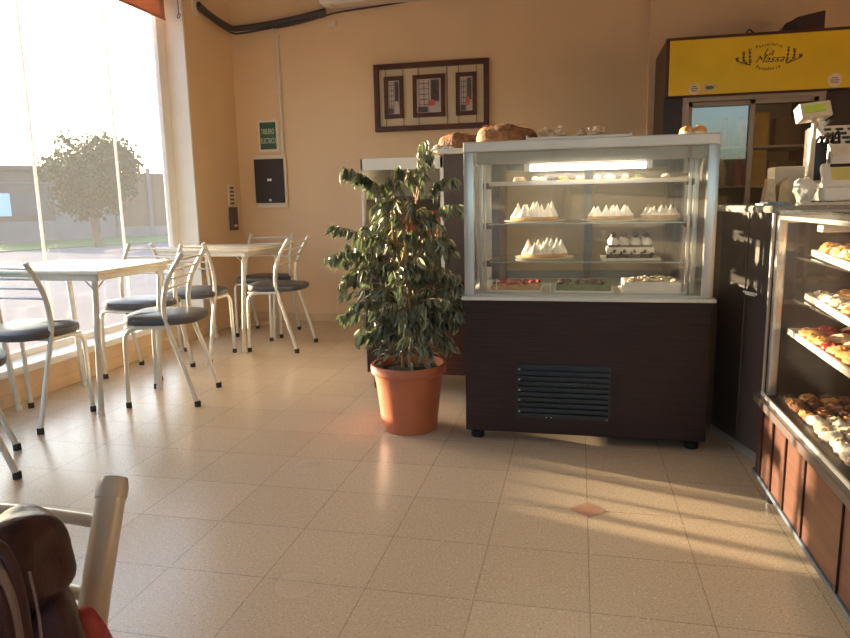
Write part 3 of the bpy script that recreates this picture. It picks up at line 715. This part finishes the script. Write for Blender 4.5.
# ------------------------------------------------------------------ rear left cabinet
t = thing('rear_cabinet', 'dark cabinet with a glazed white framed cooler front, behind the plant', 'cabinet', (-.78, 3.92, 0))
y0, y1 = 3.60, 4.20
MB().box(-1.15, -.42, y0, y1, .10, .62, bev=.005).build('lower_body', 'dark', t)
for x in (-1.11, -.46):
    for y in (y0+.05, y1-.05): MB().lathe([(.015, 0), (.018, .02), (.018, .10)], x, y, 0, 10).build('foot', 'black', t)
MB().box(-.695, -.42, y0, y1, .62, 1.285, bev=.004).build('side_panel', 'graypanel', t)
MB().box(-.725, -.42, y0-.02, y1, 1.285, 1.305, bev=.004).build('top_panel', 'aluw', t)
b = MB(); b.box(-1.15, -1.138, y0, y0+.03, .62, 1.275, bev=.002); b.box(-.715, -.697, y0, y0+.03, .62, 1.275, bev=.002); b.box(-1.15, -.697, y0, y0+.03, 1.215, 1.275, bev=.002); b.build('cooler_frame', 'white_paint', t)
MB().box(-1.138, -.715, y0+.012, y0+.018, .62, 1.215).build('cooler_glass', 'glass', t)
b = MB(); b.box(-1.15, -.70, y1-.02, y1, .62, 1.285); b.box(-1.15, -.70, y0+.03, y1, 1.265, 1.285); b.box(-1.15, -1.14, y0+.03, y1-.02, .62, 1.27); b.build('cooler_lining', 'matboard', t)
MB().tube([(-1.10, y0+.05, 1.245), (-.75, y0+.05, 1.245)], .010, 12).build('light_tube', mat('added_cooler_glow', (1, 1, 1), .5, emit=(1, .94, .82), estr=7), t, True)  # tube added to brighten the cooler interior
s_ = MB().box(-1.135, -.70, y0+.05, y1-.03, 1.055, 1.075).build('shelf', 'graypanel', t)
s_ = MB().box(-1.135, -.70, y0+.05, y1-.03, .80, .815).build('shelf', 'graypanel', t)
tag(recenter(MB().box(-.93, -.72, y0+.06, y0+.20, .815, .995, bev=.004).build('red_box', mat('red_carton', (.62, .05, .04), .5, var=.05)), (-.83, 3.73, .815)), 'red carton on the lower shelf of the cooler behind the plant', 'box')

# ------------------------------------------------------------------ service counter with granite top
t = thing('service_counter', 'dark panelled corner counter with a speckled granite worktop', 'counter', (1.2, 3.3, 0))
MB().prism([(.712, 2.79), (1.9, 2.79), (1.9, 3.85), (.60, 3.85), (.60, 3.16)], .02, .978).build('counter_body', 'graypanel', t)
MB().prism([(.690, 2.765), (1.92, 2.765), (1.92, 3.87), (.575, 3.87), (.575, 3.15)], .978, 1.003, bev=.004).build('worktop', 'granite', t)
MB().tube([(.708, 2.785, .02), (.708, 2.785, .976)], .006, 8).build('corner_trim', 'alu', t, True)
MB().tube([(.66, 2.955, .02), (.66, 2.955, .976)], .004, 8).build('corner_trim', 'graypanel', t, True)
MB().prism([(.708, 2.78), (1.9, 2.78), (1.9, 2.79), (.712, 2.79), (.60, 3.16), (.596, 3.155)], 0, .035).build('kick_strip', 'alu', t)

# ------------------------------------------------------------------ right pastry cabinet
t = thing('pastry_cabinet', 'long glass pastry cabinet on a reddish wooden base along the right side', 'display case', (1.0, 1.5, 0))
xa, xb, ya, yb = .615, 1.30, .3, 2.51
MB().box(xa+.012, xb, ya, yb-.005, .085, .335, bev=.003).build('base_panel', 'redwood', t)
for y in (2.43, 2.30, 2.16, 1.98, 1.70, 1.40, 1.1): MB().box(xa+.006, xa+.0125, y-.005, y+.005, .09, .33).build('panel_batten', 'dark', t)
for x in (xa+.06, xb-.06):
    for y in (ya+.1, yb-.085): MB().lathe([(.026, 0), (.03, .008), (.03, .05), (.02, .06), (.02, .088)], x, y, 0, 14).build('caster', 'black', t, True)
MB().box(xa+.004, xb, ya, yb, .075, .09, bev=.003).build('base_trim', 'darkalu', t)
MB().box(xa-.006, xb, ya, yb+.006, .335, .362, bev=.004).build('deck', 'graypanel', t)
MB().box(xa+.012, xa+.018, ya, yb-.02, .362, .374).build('deck_lip', 'aluw', t)
gx_ = .645
b = MB(); b.box(gx_, gx_+.028, yb-.035, yb-.007, .362, .975, bev=.004); b.box(gx_+.62, gx_+.648, yb-.035, yb-.007, .362, .975, bev=.004)
b.box(gx_, gx_+.648, yb-.03, yb-.012, .952, .975, bev=.003); b.box(gx_, gx_+.02, ya, yb-.03, .962, .975, bev=.003); b.build('glass_frame', 'alu', t)
MB().box(gx_+.006, gx_+.012, ya, yb-.035, .362, .962).build('front_glass', 'cabglass', t)
MB().box(gx_+.03, gx_+.62, yb-.026, yb-.02, .362, .952).build('end_glass', 'cabglass', t)
MB().box(gx_-.005, xb, ya, yb-.004, .975, .995, bev=.004).build('top_panel', 'shelfglass', t)
MB().box(gx_+.03, xb-.01, 2.15, 2.20, .935, .955, bev=.004).build('light_rail', 'aluw', t)
MB().box(xb-.02, xb, ya, yb-.01, .362, .975).build('rear_panel', 'brownpack', t)
b = MB()
for z in (.588, .706, .846): b.box(gx_+.05, xb-.02, ya+.02, yb-.05, z-.008, z-.002)
b.build('shelf', 'shelfglass', t)

def tray_thing(label, z, seed, m1, m2, ylen, skew, grp, x=.735):
    # shelf tray; far left front corner at (x,y)
    c = thing('pastry_tray', label, 'tray', (0, 0, 0), 0, 'white trays in the pastry cabinet')
    c.location = (x, 2.42, z); c.rotation_euler = (0, 0, skew); T = Matrix.Translation(c.location) @ Matrix.Rotation(skew, 4, 'Z'); W[c] = T
    b = MB(); b.box(0, .40, -ylen, 0, 0, .005); b.box(-.004, .006, -ylen, 0, 0, .020, bev=.002); b.box(0, .40, -.006, .004, 0, .020, bev=.002); b.box(.394, .404, -ylen, 0, 0, .020); b.box(0, .4, -ylen, -ylen+.006, 0, .02)
    b.build('tray_body', 'tray', c, world=False)
    return T
def pastries(T, z, n_x, n_y, dx, dy, mats, r, h, seed, group, names, labels, cat='pastry', off=(.04, -.05)):
    rd = random.Random(seed)
    protos = {}
    for i in range(n_y):
        for j in range(n_x):
            m_ = mats[rd.randrange(len(mats))]
            p = T @ Vector((off[0]+j*dx+rd.uniform(-.006, .006), off[1]-i*dy+rd.uniform(-.006, .006), .005))
            lab = labels(i, j)
            if m_ not in protos:
                b = MB(); b.blob(0, 0, h*.35, r, r*1.15, h*.65, seed, .14, n=2, flatb=-.5)
                for q in range(4): b.blob(rd.uniform(-.5, .5)*r, rd.uniform(-.5, .5)*r, h*.65, r*.45, r*.4, h*.35, q+seed, .2, n=1)
                o = b.build(names, m_, None, True); protos[m_] = o
                tag(o, lab, cat, group)
            else:
                o = protos[m_].copy(); COL.objects.link(o); o['label'] = lab
            o.location = p; o.rotation_euler = (0, 0, rd.uniform(0, 6)); o.scale = (rd.uniform(.85, 1.12),)*3
RW = ('first', 'second', 'third', 'fourth', 'fifth', 'sixth', 'seventh', 'eighth', 'ninth', 'tenth', 'eleventh', 'twelfth', 'thirteenth', 'fourteenth', 'fifteenth')
def lab(kind, where):
    return lambda i, j: '%s, %s row from glass, %s from far end, %s' % (kind, RW[j], RW[i], where)
T = tray_thing('uppermost white tray of pastries in the right cabinet', .848, 1, 0, 0, .58, R(-6.5), '')
pastries(T, 0, 5, 8, .065, .062, ['golden', 'bun', 'powder'], .030, .038, 21, 'pastries on the upper tray', 'golden_pastry', lab('golden pastry', 'upper tray'))
T = tray_thing('middle white tray of pastries in the right cabinet', .708, 2, 0, 0, .58, R(-5), '', .725)
pastries(T, 0, 5, 7, .065, .07, ['powder', 'cream', 'golden'], .031, .034, 22, 'pastries on the middle tray', 'pale_pastry', lab('pale pastry', 'middle tray'))
T = tray_thing('lowest and longest white tray in the right cabinet', .590, 3, 0, 0, .72, R(-1.5), '', .682)
pastries(T, 0, 6, 10, .06, .062, ['golden', 'bun', 'powder', 'cherry'], .030, .034, 23, 'filled pastries on the lowest tray', 'filled_pastry', lab('filled pastry', 'lowest tray'))
T = Matrix.Translation((.66, 2.45, .358))
pastries(T, 0, 9, 6, .055, .045, ['bread', 'golden', 'brownpack'], .023, .024, 24, 'brown pastries on the cabinet deck', 'brown_pastry', lab('brown pastry', 'cabinet deck'), off=(.04, -.03))
T = Matrix.Translation((.66, 2.19, .358))
pastries(T, 0, 9, 12, .055, .046, ['powder', 'cream'], .024, .026, 25, 'white pastries on the cabinet deck', 'white_pastry', lab('white pastry', 'cabinet deck'), off=(.04, -.03))
# white sticker strip on counter panel
c = MB(); c.box(0, .10, -.002, 0, .0, .008); c.box(.02, .085, -.002, 0, -.006, .002)
o = c.build('paper_sticker', 'paper'); tag(o, 'small torn white sticker on the dark counter panel', 'sticker')
dd = Vector((.66-.712, 2.955-2.79, 0)); o.location = (.700, 2.80, .655); o.rotation_euler = (0, 0, math.atan2(dd.y, dd.x)+pi); o.location = (.664, 2.925, .66)
o.rotation_euler = (0, 0, math.atan2(2.79-2.955, .712-.66)); o.location = (.6545-.004, 2.94, .66)

# ------------------------------------------------------------------ things on the worktop
G = 1.003
t = thing('scale', 'white shop scale with yellow keypad at the right edge of the worktop', 'scale', (1.0, 2.98, G))
b = MB().prism([(0, 0), (.25, 0), (.25, .09), (.20, .125), (.04, .10)], 0, .30, bev=.008, T=Matrix.Translation((.90, 3.03, G)) @ Matrix.Rotation(pi/2, 4, 'X') @ Matrix.Translation((0, 0, 0)))
b.bm.clear(); b.box(.90, 1.20, 2.88, 3.16, G+.012, G+.065, bev=.015); b.box(.915, 1.19, 2.95, 3.16, G+.055, G+.085, bev=.01)
TT_ = Matrix.Translation((.905, 2.90, G+.06)) @ Matrix.Rotation(R(52), 4, 'X')
b.box(0, .29, 0, .115, -.02, .012, bev=.01, T=TT_)
b.build('scale_body', 'white_paint', t, True)
b = MB(); b.box(.03, .125, .03, .09, .012, .015, T=TT_); b.box(.14, .25, .03, .09, .012, .015, T=TT_); b.build('keypad', mat('keypad_yellow', (.66, .60, .20), .5), t)
b = MB(); b.box(.03, .25, .093, .105, .012, .016, T=TT_); b.build('key_row', 'black', t)
b = MB()
for x in (.93, 1.17):
    for y in (2.91, 3.12): b.lathe([(.014, 0), (.014, .014)], x, y, G, 10)
b.build('foot', 'black', t)
b = MB().box(.93, 1.19, 2.98, 3.15, G+.085, G+.095, bev=.004).build('weighing_pan', 'aluw', t)

t = thing('cash_register', 'beige cash register with a raised back behind the scale', 'cash register', (1.12, 3.45, G))
b = MB(); b.box(1.04, 1.54, 3.30, 3.70, G, G+.13, bev=.01); b.build('cash_drawer', 'beigeplastic', t, True)
tt = MB().prism([(3.30, 0), (3.70, 0), (3.70, .22), (3.58, .22), (3.36, .11), (3.30, .06)], 0, .48, bev=.008, T=Matrix(((0, 0, 1, 1.05), (1, 0, 0, 0), (0, 1, 0, G+.13), (0, 0, 0, 1))))
tt.build('register_body', 'white_paint', t, True)
b = MB()
for i in range(7):
    for j in range(4): b.box(1.08+i*.05, 1.11+i*.05, 3.39+j*.045, 3.42+j*.045, G+.25+j*.022, G+.268+j*.022, bev=.003)
b.build('keys', 'black', t)
t = thing('customer_display', 'tilted customer price display with green screen on a pole', 'display', (.96, 3.28, G))
MB().lathe([(.035, 0), (.035, .008), (.013, .012)], .96, 3.26, G, 16).build('pole_base', 'beigeplastic', t, True)
MB().tube([(.96, 3.26, G), (.96, 3.26, 1.36)], .0105, 12).build('pole', 'beigeplastic', t, True)
TD = Matrix.Translation((.955, 3.255, 1.385)) @ Matrix.Rotation(R(-6), 4, 'Y') @ Matrix.Rotation(R(8), 4, 'Z') @ Matrix.Rotation(R(-16), 4, 'X')
hd = MB().box(-.062, .062, -.02, .045, -.032, .034, bev=.006, T=TD).build('display_head', 'beigeplastic', t, True)
MB().box(-.046, .036, -.0225, -.019, -.012, .022, T=TD).build('screen', 'lcd', hd)
b = MB(); b.box(.055, .075, .0, .10, -.045, .03, bev=.004, T=TD)
b.build('rear_housing', 'black', t)
# cable tangle / dark clutter right of the pole
c = MB()
for i in range(4): c.tube(smooth_path([(.99+.02*i, 3.33, 1.26), (1.0+.022*i, 3.30, 1.285+.006*i), (1.01+.022*i, 3.31, 1.255)]), .006, 8)
c.box(.985, 1.035, 3.31, 3.36, G, 1.262, bev=.008)
tag(recenter(c.build('card_reader', 'black', smooth=True), (1.01, 3.33, G)), 'small dark machine with cable loops beside the price display pole', 'machine')
# napkin holder, boxes, bags
c = thing('napkin_dispenser', 'beige napkin dispenser at the left end of the worktop', 'napkin holder', (.80, 3.12, G))
MB().box(.745, .845, 3.08, 3.18, G, G+.006, bev=.002).build('dispenser_base', 'aluw', c)
b = MB(); b.prism([(0, 0), (.045, 0), (.030, .10), (.012, .10)], 0, .07, T=Matrix.Translation((.745, 3.16, G+.006)) @ Matrix.Rotation(pi/2, 4, 'X')); b.prism([(.05, .0), (.095, 0), (.09, .105), (.056, .075)], 0, .07, T=Matrix.Translation((.745, 3.16, G+.006)) @ Matrix.Rotation(pi/2, 4, 'X'))
b.build('napkins', 'creampack', c)
tag(recenter(MB().box(.86, .985, 3.42, 3.55, G, G+.165, bev=.004).build('cream_box', 'beigeplastic'), (.92, 3.48, G)), 'plain beige box behind the napkins on the worktop', 'box')
c = MB()
tt = bmesh.new(); bmesh.ops.create_icosphere(tt, subdivisions=3, radius=1)
for v in tt.verts:
    q = v.co; k_ = 1+.14*sin(7*q.x+2)*cos(6*q.z)+.08*sin(11*q.y+5*q.x)
    wv = .036*(1+.35*max(0, q.z)-.25*max(0, -q.z)); v.co = Vector((.845+q.x*wv*k_, 2.93+q.y*wv*k_, G+.052+q.z*.052*(1+.1*sin(9*q.x))))
c._merge(tt); c.box(.825, .865, 2.91, 2.95, G, G+.02)
tag(recenter(c.build('paper_bag', 'paper', smooth=False), (.845, 2.93, G)), 'crumpled white paper bag left of the scale', 'bag')
c = MB(); c.box(.70, .80, 2.90, 3.05, G, G+.008, bev=.002); c.box(.715, .79, 2.92, 3.04, G+.008, G+.013)
tag(recenter(c.build('flat_tray', 'greyblue'), (.75, 2.97, G)), 'flat grey tray lying near the left end of the worktop', 'tray')
c = MB(); c.box(.80, 1.06, 2.80, 2.87, G, G+.006)
for i in range(5): c.box(.81+.05*i, .85+.05*i, 2.805, 2.865, G+.006, G+.010)
tag(recenter(c.build('price_cards', 'signlight'), (.93, 2.83, G)), 'thin strip of pale price cards along the worktop edge', 'price cards')
tag(recenter(MB().box(1.03, 1.10, 2.80, 2.86, G+.006, G+.026, bev=.004).build('orange_packet', mat('orange_packet', (.75, .22, .05), .5)), (1.06, 2.83, G+.006)), 'small orange packet in front of the scale', 'packet')

# ------------------------------------------------------------------ fridge with yellow sign
fx0, fx1, fy0, fy1, fz = .545, 1.72, 5.02, 5.66, 2.065
t = thing('drinks_fridge', 'tall two door glass fridge with a yellow bakery sign', 'fridge', (1.13, 5.34, 0))
b = MB(); b.box(fx0, fx0+.03, fy0, fy1, .06, fz); b.box(fx1-.03, fx1, fy0, fy1, .06, fz); b.box(fx0, fx1, fy1-.02, fy1, .06, fz); b.box(fx0, fx1, fy0, fy1, fz-.03, fz, bev=.003); b.box(fx0, fx1, fy0, fy1, .06, .30)
b.build('fridge_body', 'fridgedark', t)
for x in (fx0+.05, fx1-.05):
    for y in (fy0+.05, fy1-.05): MB().lathe([(.025, 0), (.025, .06)], x, y, 0, 10).build('foot', 'black', t)
for a, c_ in ((fx0+.03, .672), (1.53, fx1-.03)): MB().box(a, c_, fy0+.01, fy0+.05, .30, 1.70).build('side_cheek', 'fridgedark', t)
b = MB(); b.box(.665, 1.535, fy0-.004, fy0+.055, 1.665, 1.705, bev=.003); b.box(.665, .705, fy0-.004, fy0+.055, .30, 1.67, bev=.003); b.box(1.495, 1.535, fy0-.004, fy0+.055, .30, 1.67, bev=.003); b.box(.665, 1.535, fy0-.004, fy0+.055, .28, .33, bev=.003)
b.build('door_surround', 'fridgegrey', t)
for k, (a, c_, y) in enumerate(((.705, 1.12, fy0+.03), (1.09, 1.495, fy0+.006))):
    q = .028
    b = MB(); b.box(a, c_, y, y+.02, 1.665-q, 1.665); b.box(a, c_, y, y+.02, .33, .33+q); b.box(a, a+q, y, y+.02, .33, 1.665); b.box(c_-q, c_, y, y+.02, .33, 1.665)
    d = b.build('sliding_door', 'fridgegrey', t)
    MB().box(a+q, c_-q, y+.006, y+.012, .33+q, 1.665-q).build('pane', 'fridgeglass', d)
b = MB(); b.box(.70, 1.50, fy1-.03, fy1-.02, .30, 1.70); b.build('fridge_lining', 'inner', t)
for z in (.62, .86, 1.10, 1.36): MB().box(.69, 1.51, fy0+.08, fy1-.03, z, z+.012).build('shelf', 'aluw', t)
MB().tube([(.76, fy0+.13, 1.705), (1.44, fy0+.13, 1.705)], .010, 12).build('light_tube', mat('added_fridge_glow', (1, 1, 1), .5, emit=(1, .85, .55), estr=2.5), t, True)  # unseen tube behind the header, added to light up the fridge contents
# header
hdr = MB().box(fx0-.002, fx1+.002, fy0-.035, fy0+.02, 1.695, fz+.008, bev=.004).build('sign_box', 'framewood', t)
MB().box(fx0+.022, fx1-.004, fy0-.041, fy0-.03, 1.705, fz-.012, bev=.003).build('sign_face', 'yellow', t)
ys_ = fy0-.042; LC = 1.170
lt = MB()
def place(txt, x, z, size, shear=0, rot=0, sx=1, sp=1):
    lt.bm.from_mesh(text_bm(txt, size, Matrix.Translation((x, ys_, z)) @ Matrix.Rotation(rot, 4, 'Y') @ FACE, .0008, shear, sp, sx))
place('La', LC-.005, 1.945, .062, .45, 0, 1.1); place('Massa', LC+.005, 1.903, .062, .45, 0, 1.15)
def arc(txt, zc, r, span, up, size):
    n = len(txt)
    for i, chh in enumerate(txt):
        a = (i/(n-1)-.5)*span
        place(chh, LC+sin(a)*r, zc+(cos(a)*r if up else -cos(a)*r), size, 0, a if up else -a)
arc('Pasteleria', 1.81, .185, .80, True, .030); arc('Panaderia', 2.03, .185, .72, False, .030)
for s in (-1, 1):        # wheat ears
    for st in (0, 1, 2):
        bx = LC+s*(.105+.002*st); tipx = LC+s*(.115+.035*st); tz = 1.965-.012*st*st
        P = smooth_path([(bx, ys_-.0005, 1.872), ((bx+tipx)/2+s*.018*st, ys_-.0005, 1.90), (tipx, ys_-.0005, tz)])
        lt.tube(P, .0022, 6)
        for k in range(4, len(P), 2):
            for w_ in (-1, 1):
                Tm = Matrix.Translation(P[k]+Vector((w_*.005, 0, .003))) @ Matrix.Rotation(w_*R(28)+s*R(14)*st, 4, 'Y')
                lt.blob(0, 0, 0, .003, .0012, .008, 0, 0, n=1, T=Tm)
lt.build('sign_logo', 'signbrown', t)
for x, z, r in ((.728, 1.742, .036), (1.565, 1.752, .042)):
    st = MB().lathe([(.001, 0), (r, 0), (r, .002), (.001, .002)], T=Matrix.Translation((x, fy0-.040, z)) @ Matrix.Rotation(pi/2, 4, 'X'), n=24).build('round_sticker', 'signlight', t)
    b = MB()
    for i, w_ in enumerate((.4, .62, .5)): b.box(x-r*w_, x+r*w_, fy0-.0428, fy0-.042, z+.012-i*.013, z+.017-i*.013)
    b.build('sticker_marks', 'signbrown', st)
b = MB(); b.box(.785, .86, fy0-.0425, fy0-.041, 1.722, 1.768); b.build('rectangular_sticker', 'creampack', t)
b = MB(); b.blob(.822, fy0-.043, 1.745, .026, .001, .012, 1, .1); b.build('sticker_print', 'greenfood', t)
# stereo on the fridge
c = thing('black_box', 'dark angular box with a cable on top of the fridge', 'speaker', (1.45, 5.35, fz+.008))
MB().prism([(0, 0), (.265, 0), (.265, .155), (.10, .125), (.03, .085), (0, .04)], 0, .22, bev=.004, T=Matrix.Translation((1.285, 5.42, fz+.008)) @ Matrix.Rotation(pi/2, 4, 'X')).build('casing', 'fridgedark', c)
MB().lathe([(.001, 0), (.04, 0), (.045, .01), (.02, .012), (.001, .012)], T=Matrix.Translation((1.34, 5.20, fz+.06)) @ Matrix.Rotation(pi/2, 4, 'X'), n=20).build('driver', 'black', c, True)
MB().tube(smooth_path([(1.30, 5.22, fz+.04), (1.22, 5.20, fz+.022), (1.13, 5.16, fz+.03), (1.08, 5.14, fz+.06), (1.06, 5.12, fz+.035), (1.055, 5.12, fz+.012)]), .005, 8).build('cable', 'cable', c, True)
# contents of the fridge
def bottle(x, y, z, m_, lb_, h=.22):
    c = thing('drink_bottle', lb_, 'bottle', (x, y, z), 0, 'bottles in the fridge')
    MB().lathe([(.028, 0), (.031, .005), (.031, h*.6), (.012, h*.82), (.012, h*.93), (.001, h*.93)], x, y, z, 14).build('bottle_body', m_, c, True)
    MB().lathe([(.014, h*.92), (.014, h), (.001, h)], x, y, z, 12).build('bottle_cap', 'cherry', c)
fm = ('redpack', 'greyblue', 'brownpack', 'creampack', 'brownpack', 'redpack', 'greyblue')
sn = {1.112: 'third', .872: 'second', 1.372: 'top'}
for z in (1.112, 1.372):
    for i in range(6):
        if z == 1.372 and i < 3: continue
        bottle(.78+.062*i+(.04 if i > 3 else 0), fy0+.16, z, fm[(i*2+int(z*10)) % 7], 'bottle with %s label, %s from the left on the %s fridge shelf' % (('red', 'blue grey', 'brown', 'cream', 'brown', 'red', 'blue grey')[(i*2+int(z*10)) % 7], RW[i], sn[z]), .2)
for x0, x1, z, h, m_, lb_ in ((1.13, 1.235, 1.112, .235, 'yellowpack', 'tall yellow carton behind the right fridge door'), (1.25, 1.42, 1.112, .16, 'brownpack', 'brown carton right of the yellow one in the fridge'), (.74, .85, .872, .17, 'redpack', 'red patterned carton low behind the left fridge door'), (.87, 1.0, .872, .17, 'creampack', 'cream carton low behind the left fridge door'), (1.15, 1.24, 1.372, .22, 'yellowpack', 'upper yellow carton behind the right fridge door'), (1.28, 1.44, 1.372, .18, 'brownpack', 'upper brown carton behind the right fridge door')):
    tag(recenter(MB().box(x0, x1, fy0+.12, fy0+.24, z, z+h, bev=.003).build('carton', m_), (x0, fy0+.18, z)), lb_, 'carton', 'cartons in the fridge')

# ------------------------------------------------------------------ outside
GZ = -.12
b = MB().box(-90, WX-.2, -60, 90, GZ-.1, GZ); struct(b.build('outside_ground', 'pavement'))
b = MB().box(4.4, 60, -60, 90, GZ-.1, GZ); b.box(WX-.2, 4.4, -60, -4.2, GZ-.1, GZ); struct(b.build('outside_pavement', 'pavement'))
P0, P1 = Vector((-19.9, 20.5, 0)), Vector((-16.8, 26.4, 0)); dr = (P1-P0).normalized(); nr = Vector((-dr.y, dr.x, 0))  # away from the shop
A = Matrix.Translation((P0.x, P0.y, GZ)) @ Matrix(((dr.x, nr.x, 0, 0), (dr.y, nr.y, 0, 0), (0, 0, 1, 0), (0, 0, 0, 1)))
t = thing('house', 'low flat roofed brown house across the street, seen through the window', 'house', (P0.x, P0.y, GZ), math.atan2(dr.y, dr.x))
b = MB(); b.box(-2.6, 1.9, 0, 6, 0, 2.62, T=A); b.box(-2.7, 2.0, -.12, 6, 2.56, 2.72, T=A); b.build('house_wall', 'brick', t)
MB().box(1.9, 4.2, .1, 6, 0, 2.6, T=A).build('house_wing', 'brick2', t)
MB().box(.4, 1.65, -.06, 0, .95, 1.75, T=A).build('window', 'photodark', t)
MB().box(-.5, .4, -.10, 0, .95, 1.75, T=A).build('shutter', 'bluewhite', t)
MB().box(-2.6, 1.9, -.05, 0, 0, .75, T=A).build('plinth', 'brick2', t)
MB().box(-2.6, 1.9, -.03, .0, 2.1, 2.14, T=A).build('eave_strip', 'brick2', t)
t = thing('timber_gate', 'brown timber gate and fence right of the tree across the street', 'gate', (P0.x+dr.x*4.5, P0.y+dr.y*4.5, GZ), math.atan2(dr.y, dr.x))
MB().box(4.2, 12, .1, .2, 0, 2.55, T=A).build('fence_panel', 'wooddoor', t)
for x in (4.25, 5.6, 7.0, 8.4): MB().box(x, x+.16, 0, .22, 0, 2.75, T=A).build('fence_post', 'brick2', t)
MB().box(4.2, 12, .02, .1, 0, .4, T=A).build('fence_plinth', 'brick2', t)
b = MB().box(-14, 14, -5.5, -.3, 0, .03, T=A); tag(b.build('grass_verge', 'grass'), 'strip of grass in front of the house across the street', 'grass', kind='stuff')
# unseen, added to block low sun: kiosk on the pavement, left of the view
t = thing('sun_occluder', 'added grey sun-blocking kiosk on the pavement outside, left of the window view', 'occluder', (-7.2, 2.4, GZ))
MB().box(-8.0, -6.4, 0, 4.05, GZ, 2.9, bev=.02).build('occluder_body', 'brick2', t)
MB().box(-8.1, -6.3, -.1, 4.10, 2.9, 3.0, bev=.01).build('occluder_roof', 'fridgegrey', t)
b = MB()
for i in range(30): b.box(-6.41, -6.385, 0.3, 3.8, 1.0+i*.05, 1.035+i*.05)
b.build('shutter', 'aluw', t)
# tree
t = thing('street_tree', 'round leafy tree across the street seen through the window', 'tree', (-14.1, 18.1, GZ))
b = MB(); b.tube(smooth_path([(-14.1, 18.1, GZ), (-14.15, 18.1, .8), (-14.0, 18.1, 1.5), (-14.0, 18.1, 2.4)]), .13, 10, rr=None)
for k in range(7): a = k*.9; b.tube(smooth_path([(-14.1, 18.1, .9+.1*k), (-14.1+.5*cos(a), 18.1+.5*sin(a), 1.5+.1*k), (-14.1+1.1*cos(a), 18.1+1.1*sin(a), 1.9+.15*k)]), .045, 6)
b.build('trunk', 'bark', t, True)
lb = bmesh.new(); rd = random.Random(5)
cl = []
for i in range(75):
    while 1:
        v = Vector((rd.uniform(-1, 1), rd.uniform(-1, 1), rd.uniform(-1, 1)))
        if .3 < v.length < 1: break
    cl.append(Vector((-14.1+v.x*1.30, 18.1+v.y*1.30, 2.0+v.z*1.18)))
for c_ in cl:
    for k in range(110):
        v = Vector((rd.gauss(0, 1), rd.gauss(0, 1), rd.gauss(0, 1))).normalized()*rd.uniform(.05, .42)
        L = rd.uniform(.10, .17); leaf(lb, c_+v, Vector((rd.uniform(-1, 1), rd.uniform(-1, 1), rd.uniform(-1, .3))), L, L*.36, Vector((rd.uniform(-1, 1), rd.uniform(-1, 1), 1)))
me = bpy.data.meshes.new('crown'); lb.to_mesh(me); lb.free(); me.transform(W[t].inverted()); me.materials.append(M['treeleaf'])
o = bpy.data.objects.new('crown', me); COL.objects.link(o); o.parent = t

# ------------------------------------------------------------------ light
sd = Vector((-1, .30, .078)).normalized()
L = bpy.data.lights.new('sun', 'SUN'); L.energy = 25.0; L.angle = R(.8); L.color = (1.0, .78, .52)
so = bpy.data.objects.new('sun', L); COL.objects.link(so); so.rotation_euler = sd.to_track_quat('Z', 'Y').to_euler()
wd = bpy.data.worlds.new('world'); sc.world = wd; wd.use_nodes = True; nt = wd.node_tree
sk = nt.nodes.new('ShaderNodeTexSky'); sk.sky_type = 'NISHITA'; sk.sun_disc = False; sk.sun_elevation = R(9); sk.sun_rotation = math.atan2(sd.x, sd.y)
sk.air_density = 1.0; sk.dust_density = 3.0; sk.ozone_density = 2.2
bg = nt.nodes['Background']; nt.links.new(sk.outputs[0], bg.inputs[0]); bg.inputs[1].default_value = 1.0
# daylight portals in the window openings
for nm, loc, rot, sx, sy in (('window_light_left', (WX-.21, (WS+WE)/2, (WB+WT)/2), (0, R(-90), 0), WT-WB, WE-WS), ('window_light_front', (.45, -4.15, 1.57), (R(90), 0, 0), 5.35, 2.35)):
    a = bpy.data.lights.new(nm, 'AREA'); a.shape = 'RECTANGLE'; a.size = sx; a.size_y = sy; a.cycles.is_portal = True
    o = bpy.data.objects.new(nm, a); COL.objects.link(o); o.location = loc; o.rotation_euler = rot
sc.view_settings.view_transform = 'Standard'; sc.view_settings.look = 'None'; sc.view_settings.gamma = 1; sc.view_settings.use_curve_mapping = False
sc.view_settings.exposure = 0.40
sc.cycles.use_denoising = True; sc.cycles.max_bounces = 10; sc.cycles.transparent_max_bounces = 24; sc.cycles.diffuse_bounces = 5
sc.cycles.sample_clamp_indirect = 8
